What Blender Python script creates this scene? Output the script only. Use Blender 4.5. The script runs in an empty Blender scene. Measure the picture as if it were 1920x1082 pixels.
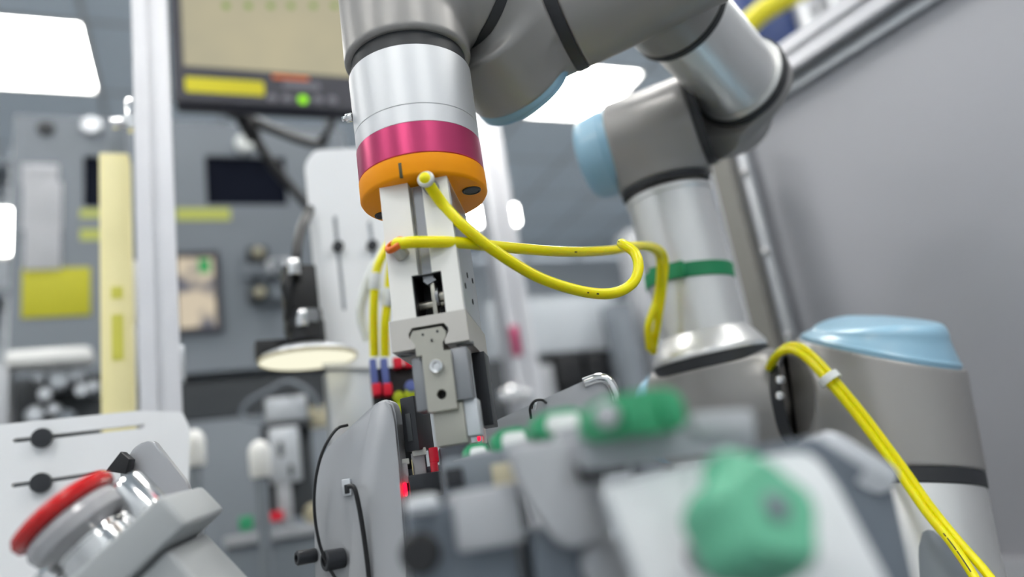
import bpy, bmesh, math, random
import numpy as np
from mathutils import Vector, Matrix
from mathutils.geometry import delaunay_2d_cdt
random.seed(7)
R_ = math.radians
sc = bpy.context.scene
COL = sc.collection

# ------------------------------------------------------------------ camera, world, light, exposure
CZ = 1.10
FPX = 1400.0
TH, RO, YA = R_(15.5), R_(9.3), R_(24.0)
CAM = Vector((0, 0, CZ))
FW = Vector((math.sin(YA) * math.cos(TH), math.cos(YA) * math.cos(TH), math.sin(TH)))
_r0 = Vector((math.cos(YA), -math.sin(YA), 0)); _u0 = _r0.cross(FW)
RT = math.cos(RO) * _r0 - math.sin(RO) * _u0
UP = math.sin(RO) * _r0 + math.cos(RO) * _u0
cd = bpy.data.cameras.new('camera'); cam = bpy.data.objects.new('camera', cd); COL.objects.link(cam)
cam.matrix_world = Matrix(((RT.x, UP.x, -FW.x, CAM.x), (RT.y, UP.y, -FW.y, CAM.y), (RT.z, UP.z, -FW.z, CAM.z), (0, 0, 0, 1)))
cd.sensor_width = 36; cd.lens = FPX / 1920 * 36; cd.clip_start = .01; cd.clip_end = 60
cd.dof.use_dof = True; cd.dof.focus_distance = .455; cd.dof.aperture_fstop = 2.45; cd.dof.aperture_blades = 0
sc.camera = cam
w = bpy.data.worlds.new('world'); sc.world = w; w.use_nodes = True
w.node_tree.nodes['Background'].inputs[0].default_value = (.8, .9, 1, 1)
w.node_tree.nodes['Background'].inputs[1].default_value = .3
LAMP = 10.0            # radiance of the ceiling panels
sc.view_settings.view_transform = 'Standard'; sc.view_settings.look = 'None'
sc.view_settings.gamma = 1; sc.view_settings.use_curve_mapping = False
sc.view_settings.exposure = 1.3
sc.cycles.use_denoising = True
sc.cycles.max_bounces = 8; sc.cycles.caustics_reflective = False; sc.cycles.caustics_refractive = False
sc.cycles.sample_clamp_indirect = 6

# ------------------------------------------------------------------ geometry helpers
def ray(x, y): return FW + RT * ((x - 960) / FPX) + UP * ((541 - y) / FPX)
def P(x, y, d): return CAM + ray(x, y) * d
def cv(r, u, f): return (RT * r + UP * u + FW * f)          # a direction given along right, up, away
def mm(px, d): return px * d / FPX
Z3 = Vector((0, 0, 1))
def frame(o, z, xh=Vector((1, 0, 0))):
    z = z.normalized(); x = (xh - z * xh.dot(z)).normalized(); y = z.cross(x)
    return Matrix(((x.x, y.x, z.x, o.x), (x.y, y.y, z.y, o.y), (x.z, y.z, z.z, o.z), (0, 0, 0, 1)))
def frame3(o, x, y, z):
    return Matrix(((x.x, y.x, z.x, o.x), (x.y, y.y, z.y, o.y), (x.z, y.z, z.z, o.z), (0, 0, 0, 1)))
def vplane(ref, d, a=24):
    """frame of an upright plane through the point seen at ref: X along it, Y away from the viewer, Z up"""
    a = R_(a)
    return frame3(P(*ref, d), Vector((math.cos(a), -math.sin(a), 0)), Vector((math.sin(a), math.cos(a), 0)), Z3)
def onp(M, pts):
    """where the sight lines meet the XZ plane of frame M"""
    o = M.translation; n = M.col[1].to_3d(); out = []; I = M.inverted()
    for p in pts:
        r = ray(*p); t = (o - CAM).dot(n) / r.dot(n); q = I @ (CAM + r * t); out.append((q.x, q.z))
    return out
I4 = Matrix.Identity(4)
def NB(): return bmesh.new()
def box(bm, M, c, s, bev=0, seg=2):
    r = bmesh.ops.create_cube(bm, size=1)
    vs = r['verts']
    for v in vs: v.co = Vector((v.co.x * s[0] + c[0], v.co.y * s[1] + c[1], v.co.z * s[2] + c[2]))
    if bev:
        es = list({e for v in vs for e in v.link_edges})
        g = bmesh.ops.bevel(bm, geom=es, offset=bev, segments=seg, profile=.6, affect='EDGES')
        vs = list({v for f in g['faces'] for v in f.verts} | {v for v in vs if v.is_valid})
    for v in vs: v.co = M @ v.co
    return bm
def lathe(bm, M, prof, seg=48, a0=0, a1=2 * math.pi):
    full = abs(a1 - a0 - 2 * math.pi) < 1e-6
    n = seg if full else seg + 1
    rings = []
    for r, z in prof:
        if r <= 1e-7: rings.append([bm.verts.new(M @ Vector((0, 0, z)))])
        else: rings.append([bm.verts.new(M @ Vector((r * math.cos(a0 + (a1 - a0) * i / seg), r * math.sin(a0 + (a1 - a0) * i / seg), z))) for i in range(n)])
    for A, B in zip(rings, rings[1:]):
        for i in range(seg):
            j = (i + 1) % n
            if len(A) == 1 and len(B) == 1: break
            if len(A) == 1: bm.faces.new((A[0], B[i], B[j]))
            elif len(B) == 1: bm.faces.new((A[i], B[0], A[j]))
            else: bm.faces.new((A[i], B[i], B[j], A[j]))
    return bm
def cylp(r, z0, z1, b=0):
    if not b: return [(0, z0), (r, z0), (r, z1), (0, z1)]
    p = [(0, z0), (r - b, z0), (r - .3 * b, z0 + .3 * b), (r, z0 + b), (r, z1 - b), (r - .3 * b, z1 - .3 * b), (r - b, z1), (0, z1)]
    return p
def ringp(ri, ro, z0, z1, b=0):
    b = b or (ro - ri) * .15
    return [(ri, z0), (ro - b, z0), (ro, z0 + b), (ro, z1 - b), (ro - b, z1), (ri, z1), (ri, z0)]
def cyl(bm, a, b, r, bev=0, seg=32):
    v = b - a
    xh = Vector((1, 0, 0)) if abs(v.normalized().x) < .8 else Vector((0, 1, 0))
    return lathe(bm, frame(a, v, xh), cylp(r, 0, v.length, bev), seg)
def spline(pts, n=10):
    pts = [Vector(p) for p in pts]; q = [2 * pts[0] - pts[1]] + pts + [2 * pts[-1] - pts[-2]]; out = []
    for i in range(1, len(q) - 2):
        for k in range(n):
            t = k / n; a, b, c, d = q[i - 1:i + 3]
            out.append(.5 * ((2 * b) + (c - a) * t + (2 * a - 5 * b + 4 * c - d) * t * t + (3 * b - a - 3 * c + d) * t ** 3))
    out.append(pts[-1]); return out
def tube(bm, pts, r, seg=12, n=10, flat=1.0):
    p = spline(pts, n) if n > 1 else [Vector(q) for q in pts]
    t = (p[1] - p[0]).normalized(); u = t.orthogonal().normalized(); rings = []
    for i, c in enumerate(p):
        t2 = (p[min(i + 1, len(p) - 1)] - p[max(i - 1, 0)]).normalized()
        u = (u - t2 * u.dot(t2)).normalized(); v = t2.cross(u)
        rr = r(i / (len(p) - 1)) if callable(r) else r
        rings.append([bm.verts.new(c + (u * math.cos(2 * math.pi * k / seg) + v * math.sin(2 * math.pi * k / seg) * flat) * rr) for k in range(seg)])
    for A, B in zip(rings, rings[1:]):
        for k in range(seg): bm.faces.new((A[k], A[(k + 1) % seg], B[(k + 1) % seg], B[k]))
    bm.faces.new(rings[0][::-1]); bm.faces.new(rings[-1]); return bm
def circ(cx, cz, r, n=20, a0=0): return [(cx + r * math.cos(a0 + 2 * math.pi * i / n), cz + r * math.sin(a0 + 2 * math.pi * i / n)) for i in range(n)]
def slot(p0, p1, r, n=8):
    a = math.atan2(p1[1] - p0[1], p1[0] - p0[0]); o = []
    for c, s in ((p1, -math.pi / 2), (p0, math.pi / 2)):
        for i in range(n + 1):
            t = a + s + math.pi * i / n; o.append((c[0] + r * math.cos(t), c[1] + r * math.sin(t)))
    return o
def area2(p): return sum(p[i - 1][0] * p[i][1] - p[i][0] * p[i - 1][1] for i in range(len(p)))
def roundpoly(p, r, n=4):
    out = []; m = len(p)
    for i in range(m):
        b = Vector(p[i]); a = Vector(p[i - 1]); c = Vector(p[(i + 1) % m])
        rr = r[i] if isinstance(r, (list, tuple)) else r
        k = min(rr, .45 * (a - b).length, .45 * (c - b).length)
        if k < 1e-6: out.append((b.x, b.y)); continue
        s = b + (a - b).normalized() * k; e = b + (c - b).normalized() * k
        for j in range(n + 1):
            t = j / n; q = s * (1 - t) ** 2 + b * 2 * t * (1 - t) + e * t * t; out.append((q.x, q.y))
    return out
def prism(bm, M, poly, t0, t1, holes=(), bev=0):
    """outline in the XZ plane of M, thickness along Y"""
    if area2(poly) < 0: poly = poly[::-1]
    loops = [list(poly)] + [list(h) if area2(h) < 0 else list(h)[::-1] for h in holes]
    allp = [p for l in loops for p in l]
    if holes:
        ed = []; k = 0
        for l in loops:
            ed += [(k + i, k + (i + 1) % len(l)) for i in range(len(l))]; k += len(l)
        v2, _, fs, ov, _, _ = delaunay_2d_cdt([Vector(p) for p in allp], ed, [], 1, 1e-7)
        def inside(c, l):
            x, y = c; r = False
            for i in range(len(l)):
                (x1, y1), (x2, y2) = l[i - 1], l[i]
                if (y1 > y) != (y2 > y) and x < (x2 - x1) * (y - y1) / (y2 - y1) + x1: r = not r
            return r
        idx = {}
        for i, o in enumerate(ov):
            for q in o: idx[q] = i
        F = bm.verts; A = [F.new(M @ Vector((p.x, t0, p.y))) for p in v2]; B = [F.new(M @ Vector((p.x, t1, p.y))) for p in v2]
        for f in fs:
            c = (sum(v2[i].x for i in f) / len(f), sum(v2[i].y for i in f) / len(f))
            if any(inside(c, h) for h in holes): continue
            bm.faces.new([A[i] for i in f]); bm.faces.new([B[i] for i in reversed(f)])
        k = 0
        for l in loops:
            n = len(l)
            for i in range(n):
                a, b = idx[k + i], idx[k + (i + 1) % n]
                if a != b: bm.faces.new((A[b], A[a], B[a], B[b]))
            k += n
        return bm
    A = [bm.verts.new(M @ Vector((p[0], t0, p[1]))) for p in allp]; B = [bm.verts.new(M @ Vector((p[0], t1, p[1]))) for p in allp]
    n = len(allp); fr = bm.faces.new(A); bk = bm.faces.new(B[::-1])
    for i in range(n): bm.faces.new((A[(i + 1) % n], A[i], B[i], B[(i + 1) % n]))
    if bev:
        es = list(set(fr.edges) | set(bk.edges))
        bmesh.ops.bevel(bm, geom=es, offset=bev, segments=2, profile=.6, affect='EDGES')
    return bm

# signed-distance bodies with blended joins (the cast housings of the arm)
def sd_cyl(a, b, r, k=.003):
    a = np.array(a); b = np.array(b); c = (a + b) / 2; h = np.linalg.norm(b - a) / 2; n = (b - a) / (2 * h)
    def f(p):
        q = p - c; z = q @ n; rad = np.sqrt(np.maximum((q * q).sum(-1) - z * z, 0))
        dx = rad - r + k; dz = np.abs(z) - h + k
        return np.minimum(np.maximum(dx, dz), 0) + np.sqrt(np.maximum(dx, 0) ** 2 + np.maximum(dz, 0) ** 2) - k
    return f
def sd_ball(c, r):
    c = np.array(c); return lambda p: np.sqrt(((p - c) ** 2).sum(-1)) - r
def sd_join(k, *fs):
    def f(p):
        d = fs[0](p)
        for g in fs[1:]:
            e = g(p); h = np.clip(.5 + .5 * (e - d) / k, 0, 1); d = e * (1 - h) + d * h - k * h * (1 - h)
        return d
    return f
def sd_cut(f, o, n):
    o = np.array(o); n = np.array(n)
    return lambda p: np.maximum(f(p), (p - o) @ n)
def sdf_mesh(bm, f, lo, hi, st):
    lo = np.array(lo) - 2 * st; n = np.ceil((np.array(hi) + 2 * st - lo) / st).astype(int) + 1
    ax = [lo[i] + st * np.arange(n[i]) for i in range(3)]
    V = np.empty(n)
    Y, Zz = np.meshgrid(ax[1], ax[2], indexing='ij')
    for i in range(n[0]): V[i] = f(np.stack([np.full_like(Y, ax[0][i]), Y, Zz], -1))
    S = V < 0
    s = [slice(None, -1), slice(1, None)]
    cnt = sum(S[s[a], s[b], s[c]].astype(np.int8) for a in (0, 1) for b in (0, 1) for c in (0, 1))
    act = (cnt > 0) & (cnt < 8); ijk = np.argwhere(act)
    acc = np.zeros((len(ijk), 3)); num = np.zeros(len(ijk))
    cor = [(a, b, c) for a in (0, 1) for b in (0, 1) for c in (0, 1)]
    for u in cor:
        for v in cor:
            if sum(abs(x - y) for x, y in zip(u, v)) != 1 or u > v: continue
            A = V[tuple((ijk + u).T)]; B = V[tuple((ijk + v).T)]; m = (A < 0) != (B < 0)
            t = np.where(m, A / np.where(m, A - B, 1), 0)[:, None]
            acc += np.where(m[:, None], np.array(u) * (1 - t) + np.array(v) * t, 0); num += m
    p = lo + st * (ijk + acc / num[:, None])
    e = st * .2
    for _ in range(2):
        d = f(p); g = np.stack([(f(p + np.eye(3)[i] * e) - f(p - np.eye(3)[i] * e)) / (2 * e) for i in range(3)], -1)
        g /= np.maximum((g * g).sum(-1, keepdims=True), .3); p = p - np.clip(d[:, None] * g, -st * .6, st * .6)
    idx = -np.ones(act.shape, int); idx[act] = np.arange(len(ijk))
    qs = []
    for axn in range(3):
        b, c = [(1, 2), (2, 0), (0, 1)][axn]
        sl0 = [slice(1, -1)] * 3; sl1 = [slice(1, -1)] * 3; sl0[axn] = slice(0, -1); sl1[axn] = slice(1, None)
        x = S[tuple(sl0)] != S[tuple(sl1)]; k = np.argwhere(x); inn = S[tuple(sl0)][x]
        o = np.ones(3, int); o[axn] = 0; k = k + o
        db = np.eye(3, dtype=int)[b]; dc = np.eye(3, dtype=int)[c]
        q = np.stack([idx[tuple((k - db - dc).T)], idx[tuple((k - dc).T)], idx[tuple(k.T)], idx[tuple((k - db).T)]], -1)
        q[~inn] = q[~inn][:, ::-1]; qs.append(q)
    q = np.concatenate(qs); q = q[(q >= 0).all(1)]
    return p, q

# ------------------------------------------------------------------ materials
def lin(c):
    c = [x / 255 for x in c]
    return tuple(x / 12.92 if x <= .04045 else ((x + .055) / 1.055) ** 2.4 for x in c) + (1,)
MATS = {}
def mat(name, rgb, rough=.5, metal=0, noise=.05, nscale=40, bump=0, bscale=400, coat=0, trans=0, emit=0, aniso=0, sss=0, ior=1.5, spec=.5):
    m = bpy.data.materials.new(name); m.use_nodes = True; nt = m.node_tree; b = nt.nodes['Principled BSDF']
    rv = .015 if metal > .6 else .05
    c = lin(rgb); b.inputs['Metallic'].default_value = metal; b.inputs['IOR'].default_value = ior; b.inputs['Specular IOR Level'].default_value = spec
    tc = nt.nodes.new('ShaderNodeTexCoord')
    nz = nt.nodes.new('ShaderNodeTexNoise'); nz.inputs['Scale'].default_value = nscale; nz.inputs['Detail'].default_value = 4
    nt.links.new(tc.outputs['Object'], nz.inputs['Vector'])
    mx = nt.nodes.new('ShaderNodeMix'); mx.data_type = 'RGBA'
    mx.inputs[6].default_value = tuple(x * (1 - noise) for x in c[:3]) + (1,); mx.inputs[7].default_value = tuple(min(1, x * (1 + noise)) for x in c[:3]) + (1,)
    nt.links.new(nz.outputs[0], mx.inputs[0]); nt.links.new(mx.outputs[2], b.inputs['Base Color'])
    mr = nt.nodes.new('ShaderNodeMapRange'); mr.inputs[3].default_value = max(0, rough - rv); mr.inputs[4].default_value = min(1, rough + rv)
    nt.links.new(nz.outputs[0], mr.inputs[0]); nt.links.new(mr.outputs[0], b.inputs['Roughness'])
    if bump:
        n2 = nt.nodes.new('ShaderNodeTexNoise'); n2.inputs['Scale'].default_value = bscale
        nt.links.new(tc.outputs['Object'], n2.inputs['Vector'])
        bp = nt.nodes.new('ShaderNodeBump'); bp.inputs['Strength'].default_value = bump; bp.inputs['Distance'].default_value = .0006
        nt.links.new(n2.outputs[0], bp.inputs['Height']); nt.links.new(bp.outputs[0], b.inputs['Normal'])
    if coat: b.inputs['Coat Weight'].default_value = coat; b.inputs['Coat Roughness'].default_value = .1
    if trans: b.inputs['Transmission Weight'].default_value = trans
    if sss: b.inputs['Subsurface Weight'].default_value = sss; b.inputs['Subsurface Scale'].default_value = .004
    if emit: b.inputs['Emission Color'].default_value = c; b.inputs['Emission Strength'].default_value = emit
    MATS[name] = m; return m
mat('arm_grey', (152, 150, 148), .38, .3, .03, 30, .05, 900)
mat('arm_alu', (226, 226, 225), .36, .72, .02)
mat('flange_alu', (206, 208, 211), .46, .72, .02)
mat('rubber', (38, 40, 44), .5, 0, .1)
mat('cap_blue', (150, 192, 216), .35, 0, .02, coat=.2)
mat('magenta', (190, 66, 110), .32, .75, .03)
mat('orange', (255, 160, 0), .42, 0, .03, 60, .05, 700, spec=.25)
mat('grip_white', (234, 233, 229), .45, .05, .02, 80)
mat('grip_grey', (190, 187, 182), .45, .5, .03, 80, .08, 1500)
mat('grip_side', (188, 190, 194), .3, .8, .03)
mat('steel', (176, 174, 164), .36, .8, .05, 90)
mat('steel_dark', (140, 142, 146), .4, .8, .05)
mat('chrome', (225, 225, 225), .1, 1, .02)
mat('black', (22, 23, 26), .4, 0, .1)
mat('black_metal', (52, 54, 58), .4, .5, .1)
mat('hose', (236, 226, 0), .32, 0, .03, 30, sss=.3, spec=.35)
mat('hose_dark', (60, 58, 20), .5)
mat('clear', (236, 238, 232), .2, 0, .02, trans=.3)
mat('fitting_orange', (232, 110, 20), .4)
mat('green_strap', (20, 138, 88), .5, 0, .06, 80)
mat('knob_haze_green', (96, 172, 140), .45, 0, .05, 60)  # paler green: the highlight haze on the star knob is put into the colour
mat('green_knob', (52, 152, 106), .42, 0, .05, 60)
mat('label_white', (228, 232, 230), .5)
mat('plate_grey', (180, 182, 186), .36, .35, .03, 20)
mat('alu_light', (206, 209, 213), .36, .75, .02)
mat('bracket_white', (238, 240, 243), .5, .05, .02, 10)
mat('estop_red', (196, 0, 8), .22, 0, .03, coat=.1)
mat('shroud', (232, 232, 236), .2, 0, .03, trans=.5)
mat('box_grey', (168, 172, 174), .55, 0, .03, 60, .15, 900)
mat('lc_yellow', (244, 234, 176), .4, 0, .03)
mat('lc_label', (214, 210, 84), .5)
mat('cab_grey', (122, 129, 137), .5, 0, .04, 4)
mat('cab_dark', (62, 66, 70), .6, 0, .06, 6)
mat('win_dark', (20, 24, 36), .5, 0, .1, ior=1.12)
mat('paper', (240, 241, 245), .8, 0, .03)
mat('sign_yellow', (190, 186, 28), .6, 0, .08, 8)
mat('tape', (186, 192, 92), .6)
mat('ceil', (206, 219, 231), .8, 0, .02, 3)
mat('grid', (176, 182, 188), .6)
mat('wall_m', (200, 206, 212), .8, 0, .03, 2)
mat('floor_m', (170, 168, 166), .5, 0, .06, 3)
mat('table_m', (150, 154, 158), .4, .5, .05, 8)
mat('panel', (170, 171, 177), .5, .15, .03, 3)
mat('profile', (214, 214, 218), .35, .6, .02)
mat('bezel', (46, 46, 58), .4)
mat('rail_grey', (166, 169, 175), .4, .15, .05)
mat('duct_grey', (126, 124, 118), .5)
mat('button_grey', (120, 118, 128), .5)
mat('slate', (112, 120, 130), .45, .3, .05)
mat('yellow_bar', (226, 214, 12), .5)
mat('blue', (16, 52, 116), .5)
mat('plug_blue', (92, 106, 168), .5)
mat('plug_red', (224, 8, 48), .45)
mat('plug_yg', (176, 190, 10), .45)
mat('red_glow', (240, 30, 60), .25, 0, .02, trans=.3)
mat('white_plastic', (240, 240, 238), .3, 0, .01, coat=.3)
mat('tan', (196, 188, 160), .6)
mat('print', (60, 52, 20), .6)
def emitter(name, rgb, s):
    m = bpy.data.materials.new(name); m.use_nodes = True; nt = m.node_tree; nt.nodes.clear()
    o = nt.nodes.new('ShaderNodeOutputMaterial'); e = nt.nodes.new('ShaderNodeEmission')
    e.inputs[0].default_value = lin(rgb); e.inputs[1].default_value = s
    nt.links.new(e.outputs[0], o.inputs[0]); MATS[name] = m; return nt, e
emitter('lamp', (255, 253, 248), LAMP)
emitter('disc_lit', (250, 247, 222), .42)
emitter('led_green', (120, 190, 20), .9)
emitter('red_led', (255, 20, 50), 1.2)
# main monitor picture: a pale beige plan with a row of green marks
nt, e = emitter('screen_beige', (190, 180, 140), .36)
tc = nt.nodes.new('ShaderNodeTexCoord'); nz = nt.nodes.new('ShaderNodeTexNoise'); nz.inputs['Scale'].default_value = 9
rp = nt.nodes.new('ShaderNodeValToRGB'); rp.color_ramp.elements[0].color = lin((190, 184, 158)); rp.color_ramp.elements[0].position = .35
rp.color_ramp.elements[1].color = lin((200, 192, 162)); rp.color_ramp.elements[1].position = .7
nt.links.new(tc.outputs['Object'], nz.inputs[0]); nt.links.new(nz.outputs[0], rp.inputs[0]); nt.links.new(rp.outputs[0], e.inputs[0])
nt, e = emitter('screen_small', (200, 190, 160), .36)
tc = nt.nodes.new('ShaderNodeTexCoord'); nz = nt.nodes.new('ShaderNodeTexNoise'); nz.inputs['Scale'].default_value = 14
rp = nt.nodes.new('ShaderNodeValToRGB'); rp.color_ramp.elements[0].color = lin((110, 112, 124)); rp.color_ramp.elements[0].position = .42
rp.color_ramp.elements[1].color = lin((222, 208, 184)); rp.color_ramp.elements[1].position = .52
nt.links.new(tc.outputs['Object'], nz.inputs[0]); nt.links.new(nz.outputs[0], rp.inputs[0]); nt.links.new(rp.outputs[0], e.inputs[0])
emitter('mark_green', (128, 160, 80), .4)
emitter('screen_green', (60, 150, 90), .45)

# ------------------------------------------------------------------ object helpers
def link_mesh(name, me, m, parent=None, sharp=35):
    if m: me.materials.append(MATS[m])
    me.shade_smooth()
    if sharp: me.set_sharp_from_angle(angle=R_(sharp))
    co = np.empty(len(me.vertices) * 3); me.vertices.foreach_get('co', co); co = co.reshape(-1, 3)
    c = (co.min(0) + co.max(0)) / 2
    me.vertices.foreach_set('co', (co - c).ravel()); me.update()
    o = bpy.data.objects.new(name, me); COL.objects.link(o)
    if parent is not None:
        o.parent = parent
        b = Vector(); q = parent
        while q is not None: b += q.location; q = q.parent
        o.location = Vector(c) - b
    else: o.location = c
    return o
def part(name, bm, m, parent=None, label=None, sharp=35):
    bmesh.ops.recalc_face_normals(bm, faces=bm.faces[:])
    me = bpy.data.meshes.new(name); bm.to_mesh(me); bm.free()
    o = link_mesh(name, me, m, parent, sharp)
    if label: o['label'] = label
    return o
def body(name, f, lo, hi, st, m, parent):
    p, q = sdf_mesh(None, f, lo, hi, st)
    me = bpy.data.meshes.new(name); me.from_pydata(p.tolist(), [], q.tolist()); me.validate()
    bm = bmesh.new(); bm.from_mesh(me); bmesh.ops.recalc_face_normals(bm, faces=bm.faces[:]); bm.to_mesh(me); bm.free()
    return link_mesh(name, me, m, parent, 50)
def thing(name, label, cat, loc, group=None):
    o = bpy.data.objects.new(name, None); COL.objects.link(o); o.location = loc; o.empty_display_size = .02
    return tag(o, label, cat, group)
def tag(o, label, cat, group=None):
    o['label'] = label; o['category'] = cat
    if group: o['group'] = group
    return o
def struct(name, bm, m, parent=None):
    o = part(name, bm, m, parent); o['kind'] = 'structure'; return o

# ------------------------------------------------------------------ the room
X0, X1, Y0, Y1, ZC = -3.2, 4.2, -2.2, 6.3, CZ + 2.2
b = NB(); box(b, I4, ((X0 + X1) / 2, (Y0 + Y1) / 2, -.05), (X1 - X0, Y1 - Y0, .1)); struct('floor', b, 'floor_m')
b = NB(); box(b, I4, ((X0 + X1) / 2, Y1 + .05, ZC / 2), (X1 - X0, .1, ZC)); struct('wall_back', b, 'wall_m')
b = NB(); box(b, I4, ((X0 + X1) / 2, Y0 - .05, ZC / 2), (X1 - X0, .1, ZC)); struct('wall_front', b, 'wall_m')
b = NB(); box(b, I4, (X0 - .05, (Y0 + Y1) / 2, ZC / 2), (.1, Y1 - Y0, ZC)); struct('wall_left', b, 'wall_m')
b = NB(); box(b, I4, (X1 + .05, (Y0 + Y1) / 2, ZC / 2), (.1, Y1 - Y0, ZC)); struct('wall_right', b, 'wall_m')
b = NB(); box(b, I4, ((X0 + X1) / 2, (Y0 + Y1) / 2, ZC + .1), (X1 - X0, Y1 - Y0, .1)); CE = struct('ceiling', b, 'ceil')
# suspended tiles: 560 mm grid, lamps take the place of tiles
GX, GY, GP = -.94, 3.09, .56
lamps = {(0, 0), (5, 0), (0, -4), (3, -4), (6, -4), (-3, -2), (2, -2), (6, -2), (0, -7), (4, -7), (-3, -6), (6, -7), (2, -9), (-2, -9)}  # beyond the seen pair, panels are added to brighten the scene
tb = NB(); box(tb, I4, (0, 0, 0), (GP - .015, GP - .015, .02), .006, 1); tm = bpy.data.meshes.new('ceiling_tile'); tb.to_mesh(tm); tb.free(); tm.materials.append(MATS['ceil'])
nx0, nx1 = math.ceil((X0 - GX) / GP), math.floor((X1 - GX) / GP); ny0, ny1 = math.ceil((Y0 - GY) / GP), math.floor((Y1 - GY) / GP)
for i in range(nx0, nx1):
    for j in range(ny0, ny1):
        if (i, j) in lamps: continue
        t = bpy.data.objects.new('ceiling_tile', tm); COL.objects.link(t); t.parent = CE
        t.location = Vector((GX + GP * i + GP / 2, GY + GP * j + GP / 2, ZC + .012)) - CE.location
gb = NB()
for i in range(nx0, nx1 + 1): box(gb, I4, (GX + GP * i, (Y0 + Y1) / 2, ZC + .012), (.022, Y1 - Y0 - .01, .03))
part('ceiling_grid', gb, 'grid', CE)
gb = NB()
for j in range(ny0, ny1 + 1): box(gb, I4, ((X0 + X1) / 2, GY + GP * j, ZC + .014), (X1 - X0 - .01, .022, .03))
part('ceiling_grid', gb, 'grid', CE)
for k, (i, j) in enumerate(sorted(lamps)):
    c = Vector((GX + GP * i + GP / 2, GY + GP * j + GP / 2, ZC))
    lab = {(0, 0): 'square white ceiling light panel at the top left of the picture', (5, 0): 'square white ceiling light panel glowing behind the robot arm'}.get((i, j), 'unseen square white ceiling light panel added to light the scene')
    t = thing('ceiling_light', lab, 'ceiling light', c, 'ceiling light panels')
    b = NB(); o = GP / 2 - .0075; n = GP / 2 - .022
    prism(b, Matrix.Translation(c) @ Matrix.Rotation(R_(90), 4, 'X'), [(-o, -o), (o, -o), (o, o), (-o, o)], -.006, .02, [[(-n, -n), (n, -n), (n, n), (-n, n)]])
    part('lamp_frame', b, 'white_plastic', t)
    b = NB(); box(b, Matrix.Translation(c), (0, 0, .01), (GP - .05, GP - .05, .006)); part('diffuser', b, 'lamp', t)

TZ = CZ - .17
tt = thing('work_table', 'grey machine work table top carrying the robot and fixtures', 'table', (0.1, .7, 0))
b = NB(); box(b, I4, (.25, .54, TZ - .02), (1.7, 1.8, .04), .003); part('table_top', b, 'table_m', tt)
for sx in (-.5, 1.0):
    for sy in (-.3, 1.38):
        b = NB(); box(b, I4, (sx, sy, (TZ - .04) / 2), (.06, .06, TZ - .04), .003); part('leg', b, 'profile', tt)

# ------------------------------------------------------------------ robot arm
arm = thing('robot_arm', 'grey jointed robot arm with light blue caps and silver tubes', 'robot arm', (P(1700, 915, .61).x, P(1700, 915, .61).y, TZ))
def vec(a, b): return (b - a).normalized()
def near(p, r): return (np.array(p) - r, np.array(p) + r)
def bounds(pts, r): a = np.array([list(p) for p in pts]); return a.min(0) - r, a.max(0) + r
def ring(parent, c, ax, r, wd, m='rubber', name='joint_ring', t=.003, lab=None):
    b = NB(); lathe(b, frame(c, ax, Vector((.3, .5, .8))), ringp(r - t, r, -wd / 2, wd / 2, .0006), 72); return part(name, b, m, parent, lab)
def cap(parent, c, ax, r, h, name='joint_cap', dome=.45):
    pr = [(0, -.002), (r - .001, -.002), (r, 0), (r, .003), (r - .0015, .004), (r - .0015, .0055), (r - .0005, .0065)]
    for i in range(9):
        t = i / 8 * math.pi / 2; q = .012; pr.append((r - .0025 - q * (1 - math.cos(t)), h - q + q * math.sin(t)))
    pr += [(r * .4, h + .0015), (0, h + .002)]
    b = NB(); lathe(b, frame(c, ax, Vector((.3, .5, .8))), pr, 72); return part(name, b, 'cap_blue', parent)

# tool axis
TX = cv(-.15, 1, .29).normalized()                        # up along the tool
TC = P(797, 378, .452)                                     # centre of the adapter's underside
_xh = cv(1, .15, -.085)
TXX = (_xh - TX * _xh.dot(TX)).normalized(); TXY = TX.cross(TXX).normalized()
TM = frame3(TC, TXX, TXY, TX)                              # tool frame: X right, Y away, Z up
def tl(x, y, z): return TM @ Vector((x, y, z))
rT = .0378
# stack above the adapter
z_or, z_mg, z_ln, z_st = .0138, .0338, .0450, .0850
b = NB(); lathe(b, TM, [(0, z_mg), (rT, z_mg), (rT + .0002, z_ln - .0003), (rT - .0005, z_ln), (rT + .0002, z_ln + .0003), (rT + .0007, z_st - .001), (rT - .001, z_st), (0, z_st)], 96)
fl = part('tool_flange', b, 'flange_alu', arm, 'silver tool flange')
b = NB(); lathe(b, TM, [(0, z_or), (rT - .0004, z_or), (rT + .0003, z_or + .0004), (rT + .0003, z_mg - .0004), (rT - .0004, z_mg), (0, z_mg)], 96)
part('anodised_ring', b, 'magenta', fl, 'magenta ring')
b = NB(); q = frame(tl(-rT + .001, -.010, .0600), -TXX, TX)
lathe(b, q, cylp(.0028, 0, .0042, .0004), 16); lathe(b, q, cylp(.0018, .0042, .0068, .0004), 6); part('screw', b, 'chrome', fl)
b = NB(); lathe(b, TM, cylp(rT - .0015, z_st - .001, z_st + .015), 64); part('dark_ring', b, 'rubber', fl)  # dark ring closing the gap between flange and wrist

w3 = tl(0, 0, .135)
bA = P(896, -6, .508); axA = cv(.84, -.24, .46).normalized(); W2 = P(966, 62, .530)
f = sd_join(.012, sd_cyl(tl(0, 0, z_st + .0100), tl(0, 0, .185), .0402, .003), sd_cyl(bA - axA * .05, bA, .0385, .001))
lo, hi = bounds([tl(0, 0, .08), tl(0, 0, .19), w3, bA], .045)
wr3 = body('wrist_housing', f, lo, hi, .0014, 'arm_grey', arm)
ring(wr3, bA + axA * .003, axA, .0391, .007)

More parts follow.
